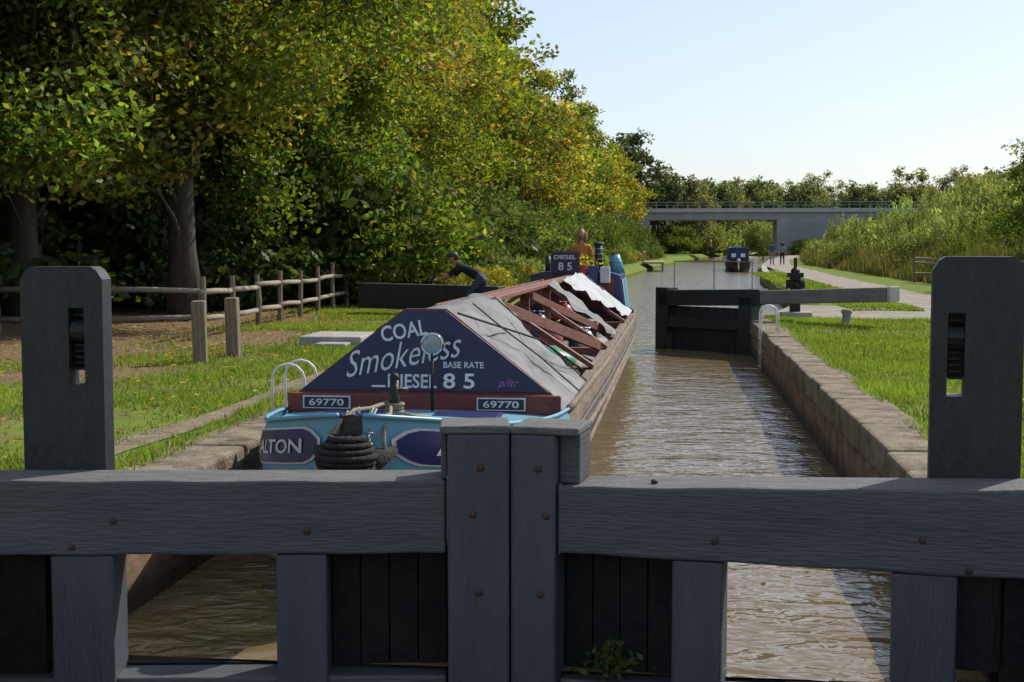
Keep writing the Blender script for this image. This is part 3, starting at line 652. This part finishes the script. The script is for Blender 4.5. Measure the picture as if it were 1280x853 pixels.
o=b.obj('hull',['hullblack','ltblue','gunwale'],boat)
bm=bmesh.new(); bm.from_mesh(o.data); bmesh.ops.remove_doubles(bm,verts=bm.verts,dist=.0005); bmesh.ops.recalc_face_normals(bm,faces=bm.faces); bm.to_mesh(o.data); bm.free()
o.data.polygons.foreach_set('use_smooth',[True]*len(o.data.polygons))
def hstrip(t,s0,s1,r,m,sides=(-1,1),off=.01,name='rubbing_strake'):
    b=MB()
    for sd in sides:
        b.tube([hp(s,t,sd,off) for s in np.linspace(s0,s1,40)],r,6)
    b.obj(name,m,boat,smooth=True)
hstrip(2,.0,2.6,.016,'ltblue',name='gunwale_trim'); hstrip(1,.0,2.6,.028,'blackpaint'); hstrip(1.0,2.6,20.5,.035,'gunwale'); hstrip(2,2.6,20.5,.03,'gunwale'); hstrip(1.5,2.6,20.5,.02,'hullblack'); hstrip(.62,3,20.5,.03,'gunwale')
def hpatch(pts,side,off,m,name):
    s0,s1,t0,t1,dia=pts; b=MB(); ns,ntt=16,6
    G=[]
    for i in range(ns+1):
        a=i/ns
        k=1.0
        if dia: k=max(.02,min(1,min(a,1-a)/dia))
        if dia and dia<.3: k=max(.35,min(1,.35+.65*math.sqrt(min(1,min(a,1-a)/dia))))
        for j in range(ntt+1):
            c=(t0+t1)/2+(t1-t0)*(j/ntt-.5)*k; G.append(hp(s0+(s1-s0)*a,c,side,off))
    F=[]
    for i in range(ns):
        for j in range(ntt):
            f=(i*(ntt+1)+j,(i+1)*(ntt+1)+j,(i+1)*(ntt+1)+j+1,i*(ntt+1)+j+1); F.append(f if side>0 else f[::-1])
    b.add(G,F); return b.obj(name,m,boat,smooth=True)
for sd in (-1,1):
    hpatch((.12,1.30,1.20,1.84,.13),sd,.008,'offwhite','panel_border')
    hpatch((.145,1.275,1.235,1.805,.13),sd,.013,'dkblue','name_panel')
    hpatch((1.45,2.25,1.25,1.84,.5),sd,.008,'offwhite','diamond_border')
    hpatch((1.52,2.18,1.32,1.76,.5),sd,.013,'dkblue','diamond')
P,F=text_mesh('ALTON',.74,.25)
b=MB(); b.add([hp(1.02-p[0],1.39+p[1],-1,.019) for p in P],[f[::-1] for f in F]); b.obj('name_lettering','offwhite',boat)
P,F=text_mesh('ALTON',.66,.25)
b=MB(); b.add([hp(.36+p[0],1.39+p[1],1,.019) for p in P],F); b.obj('name_lettering','offwhite',boat)
b=MB(); DS=[0.02,.1,.2,.4,.7,1.05,1.5,2.0,2.45]; DX=[-1,-.6,-.2,.2,.6,1]
vs=[(dx*w_(s)*.97,s,g_(s)-.035+.04*(1-dx*dx)) for s in DS for dx in DX]; n=6
b.add(vs,[(i*n+k,i*n+k+1,(i+1)*n+k+1,(i+1)*n+k) for i in range(len(DS)-1) for k in range(n-1)]); b.obj('foredeck','ltblue',boat,smooth=True)
b=MB(); b.box((-.42,1.895,.325),(.5,.3,.03)); b.box((.42,1.895,.325),(.5,.3,.03)); b.obj('deck_hatches','dkblue',boat,bevel=.012)
b=MB(); b.box((0,2.36,.355),(2.16,.06,.15)); b.obj('deck_beam','maroon',boat,bevel=.01)
for x_ in (-.76,.62):
    b=MB(); b.box((x_+.0,2.322,.362),(.38,.016,.10)); b.obj('number_plate','offwhite',boat)
    b=MB(); b.box((x_,2.315,.362),(.355,.012,.08)); b.obj('plate_field','blackpaint',boat)
    text_plane('plate_number','69770',x_-.14,.335,.28,.055,2.306,'offwhite',boat)
# cratch board
my=.10
prof=[(-1.0,.42),(-.97,.45),(-.2,1.045),(-.16,1.07),(.16,1.07),(.2,1.045),(.97,.45),(1.0,.42)]
def cbp(x_,z_,off=0): return (x_,2.42+my*(z_-.4)+off,z_)
def plate(prof,y0,y1,m,name,bev=.0):
    n=len(prof); b=MB(); b.add([cbp(x_,z_,y0) for x_,z_ in prof]+[cbp(x_,z_,y1) for x_,z_ in prof],[tuple(range(n))[::-1],tuple(range(n,2*n))]+[(i,(i+1)%n,(i+1)%n+n,i+n) for i in range(n)]); return b.obj(name,m,boat,bevel=bev)
plate([(x_*1.02,.40+(z_-.4)*1.03) for x_,z_ in prof],.001,.05,'maroon','cratch_frame')
plate([(x_*.985,.425+(z_-.4)*.975) for x_,z_ in prof],-.012,-.002,'board','cratch_board',.003)
Y0=2.42-my*.4-.02
def ct(txt,x_,z_,w,h,m='offwhite',shear=0,ang=0,off=.018): text_plane('lettering',txt,x_,z_,w,h,Y0,m,boat,shear,ang,my,off)
ct('COAL',-.34,.825,.37,.125,'offwhite',0,R(10)); ct('Smokeless',-.62,.545,.95,.20,'offwhite',.5,R(11),-.004); ct('DIESEL',-.29,.47,.39,.11); ct('8 5',.15,.47,.25,.12,'white'); ct('BASE RATE',.15,.63,.32,.05); ct('p/ltr',.58,.47,.17,.08,'purple',.4,0,0)
b=MB(); b.add([cbp(*p,-.016) for p in [(-.42,.475),(-.31,.475),(-.31,.49),(-.42,.49)]],[(0,1,2,3)]); b.obj('lettering_dash','white',boat)
lamp=MB(); lamp.tube([(.12,2.1,.33),(.12,2.1,.77)],.012,8); lamp.ball((.12,2.16,.84),(.085,.085,.085),0,20,10); lamp.obj('headlamp_shell','iron',boat,smooth=True)
b=MB(); b.torus((.12,2.10,.84),.08,.009,0,'Y'); b.obj('headlamp_rim','chrome',boat,smooth=True)
b=MB(); b.ball((.12,2.105,.84),(.076,.03,.076),0,20,10); b.obj('headlamp_lens','glass',boat,smooth=True)
b=MB(); b.tube([(.12,.72,.42),(.12,.72,.71)],[.036,.03],10); b.tube([(.03,.72,.64),(.21,.72,.64)],.017,8); b.ball((.12,.72,.72),.034); b.obj('fore_stud','iron',boat,smooth=True)
b=MB()
for i in range(4): b.torus((.12,.72,.47+i*.025),.05+.006*(i%2),.013,0,'Z',18,6)
b.tube([(0.14,.7,.50),(.24,.85,.45),(.30,1.05,.42),(.2,1.25,.40),(0,1.3,.39),(-.15,1.15,.41),(-.1,1.0,.43),(.05,.95,.44)],.012,6)
b.tube([(0.08,.7,.56),(.02,.45,.55),(-.02,.2,.57),(-.06,.0,.53),(-.10,-.06,.42)],.013,6); b.tube([(0.10,.7,.54),(.16,.4,.52),(.18,.15,.54),(.20,.02,.40),(.21,.04,.26)],.012,6); b.obj('mooring_rope','rope',boat,smooth=True)
FZ=.29
b=MB(); 
b.ball((0,-.10,FZ),(.17,.11,.165),0,18,14,fn=lambda p:p*(1+.05*math.sin(p.z*110)+.04*math.sin(p.x*90)))
b.tube([(-.24,.14,FZ+.04),(-.15,-.03,FZ),(0,-.11,FZ-.01),(.15,-.03,FZ),(.24,.14,FZ+.04)],[.03,.075,.09,.075,.03],10)
for i in range(9):
    z=FZ-.145+i*.036; rr_=.168*math.sqrt(max(.05,1-((z-FZ)/.175)**2)); b.torus((random.uniform(-.006,.006),-.095,z),rr_*random.uniform(.95,1.05),random.uniform(.015,.024),0,'Z',22,6)
for i in range(14):
    t=i/13*6.28; b.tube([(math.cos(t)*.12,-.10+math.sin(t)*.08,FZ+.13),(math.cos(t+.6)*.18,-.10+math.sin(t+.6)*.13,FZ),(math.cos(t+1.2)*.12,-.1+math.sin(t+1.2)*.08,FZ-.14)],.012,5)
b.obj('bow_fender','blackrope',boat,smooth=True)
b=MB()
for sx in (-1,1):
    for i in range(13):
        t=i/12; c=Vector((sx*(.13-.09*t),-.09+.55*t,.40+.14*math.sin(min(1,t*1.6)*1.5))); b.torus(c,.019,.006,0,'X' if i%2 else 'Z',10,5)
b.obj('fender_chain','chain',boat)
def canvas_prof(t):
    k=[(-1.10,.30),(-.19,1.06),(.19,1.06),(1.10,.30)]; Ls=[1.18,.38,1.18]; tot=sum(Ls); d=t*tot
    for i,l in enumerate(Ls):
        if d<=l or i==2:
            a,c=k[i],k[i+1]; u=min(1,d/l); return a[0]+(c[0]-a[0])*u,a[1]+(c[1]-a[1])*u
        d-=l
b=MB(); NS,NT=70,56; vs=[]
for i in range(NS+1):
    for j in range(NT+1):
        t=j/NT; x_,z_=canvas_prof(t); end=(6.1-1.2*abs(t-.5)*2 if t>.5 else 6.3)+.10*math.sin(t*23)+.06*math.sin(t*51)
        y_=2.50+(end-2.5)*i/NS
        rib=abs(((y_-2.5)/1.2)%1-.5)*2; edge=min(1,abs(x_)/.3)*min(1,(1.12-abs(x_))/.2)
        sag=-.05*(1-rib**3)*edge+.045*mnoise.noise(Vector((x_*2.2,y_*1.5,1)))+.022*mnoise.noise(Vector((x_*7,y_*4,5)))+.012*mnoise.noise(Vector((x_*16,y_*9,8)))
        vs.append((x_+ (sag*.6 if x_>0 else -sag*.6),y_,z_+sag))
b.add(vs,[(i*(NT+1)+j,i*(NT+1)+j+1,(i+1)*(NT+1)+j+1,(i+1)*(NT+1)+j) for i in range(NS) for j in range(NT)]); b.obj('fore_canvas','canvas',boat,smooth=True)
b=MB()
b.tube([(.24,2.6,1.05),(.55,3.9,.82),(.70,4.5,.71),(1.06,5.0,.39)],.010,5)
b.tube([(.22,3.5,1.09),(.5,3.45,.87),(.8,3.6,.62),(1.13,3.7,.32)],.007,5); b.tube([(.22,4.9,1.09),(.7,4.7,.70),(1.13,4.6,.32)],.007,5); b.obj('tie_cords','blackrope',boat)
b=MB()
for sd in (-1,1): b.box((sd*1.03,10.2,-.03),(.05,15.4,.42)); 
b.box((0,10.2,-.42),(2.1,15.4,.08)); b.obj('hold_lining','wetwood',boat)
b=MB()
for sd in (-1,1): b.box((sd*1.055,10.6,.225),(.13,16.0,.05))
b.obj('gunwale_deck','gunwale',boat,bevel=.01)
b=MB(); b.beam((0,5.6,1.03),(0,18.3,.98),.24,.05); b.obj('top_planks','redbrown',boat,bevel=.008)
b=MB()
for i,y0 in enumerate((6.6,9.4,12.3,15.2,17.8)):
    b.beam((0,y0,.98),(1.07,y0-.0,.27),.05,.10,0,(0,1,0)); b.beam((-.0,y0,.98),(-1.07,y0,.27),.05,.10,0,(0,1,0)); b.box((0,y0+.06,.22),(2.1,.1,.09)); b.box((0,y0+.06,.5),(.12,.06,1.0))
b.beam((.16,5.9,.95),(1.0,8.8,.34),.05,.12); b.beam((.16,8.8,.95),(.95,11.4,.34),.05,.10)
b.beam((-1.04,5.9,.42),(-1.04,18,.34),.03,.22); b.beam((-.55,6,.9),(-.6,18,.85),.03,.14)
b.obj('stands','redbrown',boat,bevel=.006)
def cloth(name,ya,yb,narrow,m,seed):
    b=MB(); NS,NT=46,16; vs=[]
    for i in range(NS+1):
        for j in range(NT+1):
            u=i/NS; t=j/NT; tt=t*min(1,narrow+u*1.2); y_=ya+(yb-ya)*u+.15*math.sin(t*6+seed); x_=.16+.93*(tt); z_=1.02-.74*tt
            wv=.02*math.sin(y_*8+t*3+seed)+.06*mnoise.noise(Vector((x_*3,y_*2,seed)))+.03*mnoise.noise(Vector((x_*8,y_*6,seed)))
            vs.append((x_+wv*.6,y_,z_+wv+.03))
    b.add(vs,[(i*(NT+1)+j,i*(NT+1)+j+1,(i+1)*(NT+1)+j+1,(i+1)*(NT+1)+j) for i in range(NS) for j in range(NT)]); b.obj(name,m,boat,smooth=True)
cloth('side_cloth',13.6,18.0,.30,'sidecloth',7); cloth('side_cloth',10.9,11.7,.9,'canvas',3)
rg=random.Random(3); b=MB()
def lump(b,c,r,m=0):
    sd=rg.uniform(0,50); b.ball(c,r,m,14,9,fn=lambda p:p*(1+.22*mnoise.noise(p*5+Vector((sd,0,0)))),rot=Matrix.Rotation(rg.uniform(0,3),3,'Z'))
for y0 in np.arange(6.4,13.5,.62):
    for x_ in (-.7,-.2,.3,.78):
        if rg.random()<.8: lump(b,(x_+rg.uniform(-.06,.06),y0+rg.uniform(-.1,.1),-.10+rg.uniform(-.05,.20)),(.24,.34,.22),rg.choice([0,0,0,1,2,0]))
b.obj('coal_sacks',['sack','canvas','coal'],boat,smooth=True)
def cyl(x_,y_,z_,m,h=.55,r=.15):
    b=MB(); b.tube([(x_,y_,z_),(x_,y_,z_+.04),(x_,y_,z_+h*.75),(x_,y_,z_+h*.9),(x_,y_,z_+h*.95),(x_,y_,z_+h)],[r*.9,r,r,r*.6,r*.25,r*.25],14); b.torus((x_,y_,z_+h*.98),r*.55,.012); b.obj('gas_cylinder',m,boat,smooth=True)
cyl(.05,7.9,.05,'green',.5,.16); cyl(.42,8.6,.0,'red',.6); cyl(.1,10.2,.05,'dkblue',.65); cyl(.5,10.4,.05,'iron',.62); cyl(.2,13.2,.1,'red',.6); cyl(-.4,12.8,.1,'dkblue',.6); cyl(.75,9.9,-.05,'chain',.55,.13)
b=MB()
for i in range(6): b.torus((.55,7.2,.18+i*.03),.22-.01*i,.02,0,'Z',20,6)
for i in range(5): b.torus((-.35,8.2,.55),.20+.012*i,.014,0,'Y',20,6)
b.obj('hose_coils','blackrope',boat)
b=MB(); b.box((.3,9.2,.18),(.55,.4,.35)); b.box((.5,12.0,.25),(.6,.5,.45)); b.box((-.5,10.5,.3),(.5,.6,.5)); b.obj('cargo_crates',['fencewood'],boat,bevel=.02)
lump_b=MB(); lump(lump_b,(.45,7.4,.24),(.38,.36,.20)); lump_b.obj('green_tarpaulin','green',boat,smooth=True)
cab=[(-.98,.2),(.98,.2),(.86,1.0),(.6,1.07),(-.6,1.07),(-.86,1.0)]
b=MB(); b.prism(cab[::-1],18.1,20.6); b.obj('cabin','dkblue',boat,bevel=.015)
for sd in (-1,1):
    b=MB()
    for y0,y1 in ((18.3,19.2),(19.35,20.4)):
        n_=[(.975,.30),(.885,.92)]; q=[(sd*(n_[0][0]+.002),y0,n_[0][1]),(sd*(n_[0][0]+.002),y1,n_[0][1]),(sd*(n_[1][0]+.006),y1,n_[1][1]),(sd*(n_[1][0]+.006),y0,n_[1][1])]
        b.add(q if sd>0 else q[::-1],[(0,1,2,3)])
    b.obj('cabin_side_panel','ltblue',boat)
b=MB(); b.box((-.0,18.08,.65),(1.5,.03,.6)); b.obj('cabin_front_panel','maroon',boat,bevel=.01)
b=MB(); b.tube([(.42,18.7,1.05),(.42,18.7,1.62)],.075,12); b.torus((.42,18.7,1.6),.085,.02); b.tube([(-.55,18.4,1.05),(-.55,18.4,1.35)],.05,10); b.obj('chimney','blackpaint',boat,smooth=True)
b=MB()
for z in (1.3,1.4,1.5): b.torus((.42,18.7,z),.079,.008)
b.obj('chimney_bands','chrome',boat)
b=MB(); b.tube([(.78,19.0,1.0),(.74,19.0,1.25),(.72,19.0,1.38)],[.15,.12,.09],14); b.torus((.74,19,1.25),.12,.015); b.obj('water_can','ltblue',boat,smooth=True)
b=MB(); b.box((-.15,17.6,1.24),(.50,.04,.40)); b.obj('sign_board','board',boat,bevel=.008)
b=MB(); b.box((-.15,17.625,1.24),(.55,.02,.45)); b.box((-.15,17.64,1.0),(.06,.03,.3)); b.obj('sign_frame','maroon',boat)
text_plane('sign_lettering','DIESEL',-.36,1.31,.42,.08,17.572,'offwhite',boat); text_plane('sign_lettering','8 5',-.28,1.10,.26,.15,17.572,'offwhite',boat)
b=MB()
for i in range(3): b.box((.15+.22*i,17.9,.95+.03*i),(.18,.3,.5-.1*i),i)
b.obj('painted_boxes',['red','dkblue','sidecloth'],boat,bevel=.01)
rf=np.random.default_rng(8); c=rf.normal(size=(260,3))*np.array([.10,.12,.07])+np.array([.20,18.5,1.22])
pal=np.array([(.05,.1,.02),(.05,.1,.02),(.45,.35,.03),(.45,.30,.03)]); fm=npmesh('flowers',leafverts(rf,c,rf.uniform(.02,.04,260)),4,pal[rf.integers(0,4,260)],M['leaf']); o=bpy.data.objects.new('flowers',fm); col.objects.link(o); o.parent=boat
b=MB(); b.box((.20,18.5,1.12),(.34,.22,.12)); b.obj('flower_trough','red',boat,bevel=.02)
b=MB(); b.box((0,20.9,.1),(1.5,.9,.1)); b.obj('stern_deck','redbrown',boat,bevel=.02)
b=MB(); b.tube([(0,21.5,.3),(0,21.5,1.0),(0,21.2,1.15),(0,20.8,1.2)],.03,8); b.obj('tiller','red',boat,smooth=True)

def far_boat(loc,rz):
    g=empty('moored_narrowboat',loc,rz); b=MB(); S2=[0,.1,.4,1,2,3,16,17,17.6]; W2=[.05,.3,.6,.9,1.02,1.05,1.05,.9,.4]; n=3
    for sd in (-1,1):
        vs=[(sd*w*k,s+(.5*(1-j/2) if s<2 else 0),z+(.25 if j==2 and s<1 else 0)) for s,w in zip(S2,W2) for j,(k,z) in enumerate([(.6,-.9),(.97,-.3),(1,.25)])]
        F=[(i*n+k,(i+1)*n+k,(i+1)*n+k+1,i*n+k+1) for i in range(len(S2)-1) for k in range(n-1)]; b.add(vs,[f if sd>0 else f[::-1] for f in F])
    vs=[(d*w*.97,s,.22+(.22 if s<1 else 0)) for s,w in zip(S2,W2) for d in (-1,1)]; b.add(vs,[(2*i,2*i+1,2*i+3,2*i+2) for i in range(len(S2)-1)],1)
    b.obj('hull',['hullblack','ltblue'],g)
    b=MB(); b.prism([(-.92,.2),(.92,.2),(.78,1.35),(.5,1.42),(-.5,1.42),(-.78,1.35)][::-1],3.0,15.5); b.obj('cabin','dkblue',g,bevel=.03)
    b=MB(); b.prism([(-.75,.3),(.75,.3),(.6,.9),(.0,1.3),(-.6,.9)][::-1],2.3,3.0); b.obj('bow_cover','dkblue',g)
    b=MB(); b.box((-.38,2.28,.75),(.36,.03,.3)); b.box((.38,2.28,.75),(.36,.03,.3)); b.ball((0,-.1,.3),(.15,.12,.2)); b.box((0,2.2,.3),(1.7,.06,.10)); b.obj('trim','white',g)
    b=MB(); b.tube([(.4,5,1.4),(.4,5,1.9)],.07,8); b.obj('chimney','blackpaint',g)
far_boat((5.55,112,-.1),R(-2))

# ---------------------------------------------------------------- people
def person(name,loc,rz,J,mats,hair,cap=None,scale=1.0,headdir=(0,-1,0),longhair=False,fem=False):
    order=['pelvis','spine','chest','neck','head','lsh','lel','lwr','lha','rsh','rel','rwr','rha','lhip','lkn','lan','lto','rhip','rkn','ran','rto']
    rad={'pelvis':.145,'spine':.14,'chest':.16,'neck':.06,'head':.055,'lsh':.078,'lel':.052,'lwr':.034,'lha':.034,'lhip':.10,'lkn':.066,'lan':.045,'lto':.04}
    if fem: rad.update(pelvis=.14,spine=.11,chest=.125,lsh=.056,lel=.038,lwr=.026)
    E=[('pelvis','spine',0),('spine','chest',0),('chest','neck',0),('neck','head',2),('chest','lsh',0),('lsh','lel',0),('lel','lwr',2),('lwr','lha',2),('chest','rsh',0),('rsh','rel',0),('rel','rwr',2),('rwr','rha',2),('pelvis','lhip',1),('lhip','lkn',1),('lkn','lan',1),('lan','lto',3),('pelvis','rhip',1),('rhip','rkn',1),('rkn','ran',1),('ran','rto',3)]
    me=bpy.data.meshes.new('sk'); me.from_pydata([J[k] for k in order],[(order.index(a),order.index(b_)) for a,b_,_ in E],[])
    o=bpy.data.objects.new('sk',me); col.objects.link(o); o.modifiers.new('s','SKIN'); 
    for i,k in enumerate(order):
        r=rad.get(k) or rad['l'+k[1:]]; sv=me.skin_vertices[0].data[i]; sv.radius=(r,r*(.8 if k in('chest','spine','pelvis') else 1)); sv.use_root=(i==0)
    ss=o.modifiers.new('ss','SUBSURF'); ss.levels=2; ss.render_levels=2
    dg=bpy.context.evaluated_depsgraph_get(); ev=bpy.data.meshes.new_from_object(o.evaluated_get(dg)); bpy.data.objects.remove(o)
    b=MB(); V=[v.co.copy() for v in ev.vertices]; seg=[(Vector(J[a]),Vector(J[c]),m_) for a,c,m_ in E]
    b.v=[tuple(v) for v in V]
    for p in ev.polygons:
        c=p.center; best=(9,0)
        for a,d,m_ in seg:
            ab=d-a; t=max(0,min(1,(c-a).dot(ab)/max(1e-9,ab.length_squared))); dd=(c-(a+ab*t)).length
            if dd<best[0]: best=(dd,m_)
        b.f.append(tuple(p.vertices)); b.m.append(best[1])
    bpy.data.meshes.remove(ev)
    for s_ in 'lr':
        w=Vector(J[s_+'wr']); h=Vector(J[s_+'ha']); d=(h-w).normalized(); sd=d.cross(Vector((0,0,1)));
        if sd.length<.1: sd=d.cross(Vector((0,1,0)))
        sd.normalize(); nn=sd.cross(d)
        b.ball(h,(.04,.04,.04),2,8,6)
        for i,l in enumerate((.068,.078,.072,.056)):
            base=h+d*.02+sd*(-.03+.02*i); b.tube([base,base+d*l*.5-nn*.008,base+d*l*.85-nn*.03],[.011,.010,.007],6,2)
        base=h-sd*.035; b.tube([base,base-sd*.02+d*.03,base-sd*.022+d*.06],[.013,.011,.008],6,2)
    n=Vector(J['head']); hd=Vector(headdir).normalized(); up=(n-Vector(J['neck'])).normalized(); up=(up-hd*up.dot(hd)).normalized(); sx=hd.cross(up).normalized()
    rot=Matrix((sx,-hd,up)).transposed(); c=n+up*.085
    def hf(p): 
        q=p.copy()
        if q.z<0: q.x*=1-.25*(-q.z/.12); q.y*=1-.12*(-q.z/.12)
        return q
    b.ball(c,(.075,.095,.118),2,16,12,hf,rot)
    b.ball(c+rot@Vector((0,-.098,-.012)),(.014,.02,.024),2,8,6,None,rot)
    for e in (-1,1):
        b.ball(c+rot@Vector((e*.030,-.083,.012)),(.012,.008,.008),4,8,6,None,rot); b.ball(c+rot@Vector((e*.077,.0,-.005)),(.012,.022,.032),2,8,6,None,rot)
    b.ball(c+rot@Vector((0,-.084,-.055)),(.024,.008,.006),5,8,5,None,rot)
    b.ball(c+rot@Vector((0,.018,.022)),(.086,.095,.113),4,16,10,lambda p:Vector((p.x,p.y if p.y>-.055 else -.055,max(p.z,-.075 if p.y>0 else -.0+.04*(p.y<-.03)))),rot)
    if longhair:
        b.ball(c+rot@Vector((0,.04,-.05)),(.105,.07,.15),4,14,10,None,rot)
        for e in (-1,1): b.ball(c+rot@Vector((e*.085,-.01,-.05)),(.035,.06,.12),4,10,8,None,rot)
    if cap: 
        b.ball(c+rot@Vector((0,.0,.045)),(.092,.108,.085),6,16,10,lambda p:Vector((p.x,p.y,max(p.z,-.01))),rot)
        b.ball(c+rot@Vector((0,-.125,.04)),(.07,.07,.012),6,14,6,None,rot)
    ob=b.obj(name,mats+[hair,'maroon',cap or 'blackcloth'],None,smooth=True,loc=loc,rz=rz); ob.scale=(scale,)*3; return ob
Jm=dict(pelvis=(0,.40,.80),spine=(0,.24,.90),chest=(0,.06,1.00),neck=(0,-.08,1.07),head=(0,-.14,1.11),lsh=(.19,.0,1.02),lel=(.24,-.22,.86),lwr=(.18,-.42,.78),lha=(.17,-.49,.76),rsh=(-.19,.0,1.02),rel=(-.26,-.18,.84),rwr=(-.18,-.40,.78),rha=(-.17,-.47,.76),
  lhip=(.10,.40,.76),lkn=(.13,.12,.44),lan=(.13,.32,.07),lto=(.13,.16,.04),rhip=(-.10,.42,.76),rkn=(-.12,.42,.42),ran=(-.13,.72,.08),rto=(-.13,.58,.04))
person('man',(-4.50,29.3,0),R(-90),Jm,['blackcloth','denim','skin','blackcloth'],'hairdark','sack',1.08,(0,-.9,-.25))
def standing(arm='down',step=0):
    J=dict(pelvis=(0,0,.95),spine=(0,.0,1.12),chest=(0,-.0,1.32),neck=(0,0,1.48),head=(0,-.02,1.55),lsh=(.17,0,1.40),lel=(.23,.03,1.13),lwr=(.25,-.08,.90),lha=(.25,-.11,.83),rsh=(-.17,0,1.40),rel=(-.23,.03,1.13),rwr=(-.25,-.08,.90),rha=(-.25,-.11,.83),
     lhip=(.095,0,.90),lkn=(.10,-.03-step*.5,.50),lan=(.10,.02-step,.08),lto=(.11,-.13-step,.04),rhip=(-.095,0,.90),rkn=(-.10,-.02+step*.2,.50),ran=(-.10,.03+step,.08),rto=(-.11,-.12+step,.04))
    if arm=='tiller': J.update(rel=(-.28,.1,1.16),rwr=(-.12,.30,1.08),rha=(-.06,.36,1.06))
    if step: J.update(lwr=(.24,.12,.92),lha=(.24,.14,.85),rwr=(-.24,-.2,.94),rha=(-.24,-.24,.88))
    return J
person('woman',(-1.86,28.85,.15),R(5),standing('tiller'),['yellow','denim','skin','blackcloth'],'hairred',None,1.0,(0,-1,-.05),True,True)
person('pedestrian',(7.55,103,0.015),R(175),standing('down',.22),['bluecloth','greycloth','skin','blackcloth'],'hairdark',None,1.0)
person('pedestrian',(8.35,103.5,0.015),R(182),standing('down',.2),['greycloth','blackcloth','skin','blackcloth'],'hairdark',None,.96,(0,-1,0),True,True)

# ---------------------------------------------------------------- light, sky, camera
EL,AZ=R(43),R(42)
w=bpy.data.worlds.new('World'); sc.world=w; w.use_nodes=True; N=w.node_tree.nodes; L=w.node_tree.links
bg=N['Background']; sk=N.new('ShaderNodeTexSky'); sk.sky_type='NISHITA'; sk.sun_disc=False; sk.sun_elevation=EL; sk.sun_rotation=AZ; sk.air_density=1.0; sk.dust_density=1.2; sk.ozone_density=1.5
tn=N.new('ShaderNodeMixRGB'); tn.blend_type='MULTIPLY'; tn.inputs[0].default_value=1; tn.inputs[2].default_value=(.97,1.0,1.10,1)
hz=N.new('ShaderNodeMixRGB'); hz.inputs[0].default_value=.42; hz.inputs[2].default_value=(6.0,6.4,6.9,1)
L.new(sk.outputs[0],tn.inputs[1]); L.new(tn.outputs[0],hz.inputs[1]); L.new(hz.outputs[0],bg.inputs[0]); bg.inputs[1].default_value=.138
sl=bpy.data.lights.new('sun','SUN'); sl.energy=5; sl.angle=R(.53); sl.color=(1,.95,.86); so=bpy.data.objects.new('sun',sl); col.objects.link(so)
d=Vector((math.sin(AZ)*math.cos(EL),math.cos(AZ)*math.cos(EL),math.sin(EL))); so.rotation_euler=d.to_track_quat('Z','Y').to_euler(); so.location=(30,30,40)
cam=bpy.data.cameras.new('camera'); co=bpy.data.objects.new('camera',cam); col.objects.link(co); co.location=(0,0,1.6); co.rotation_euler=(R(90-4.09),0,R(6.61)); cam.sensor_width=36; cam.lens=1700/1280*36; cam.clip_end=4000; cam.clip_start=.05
sc.camera=co
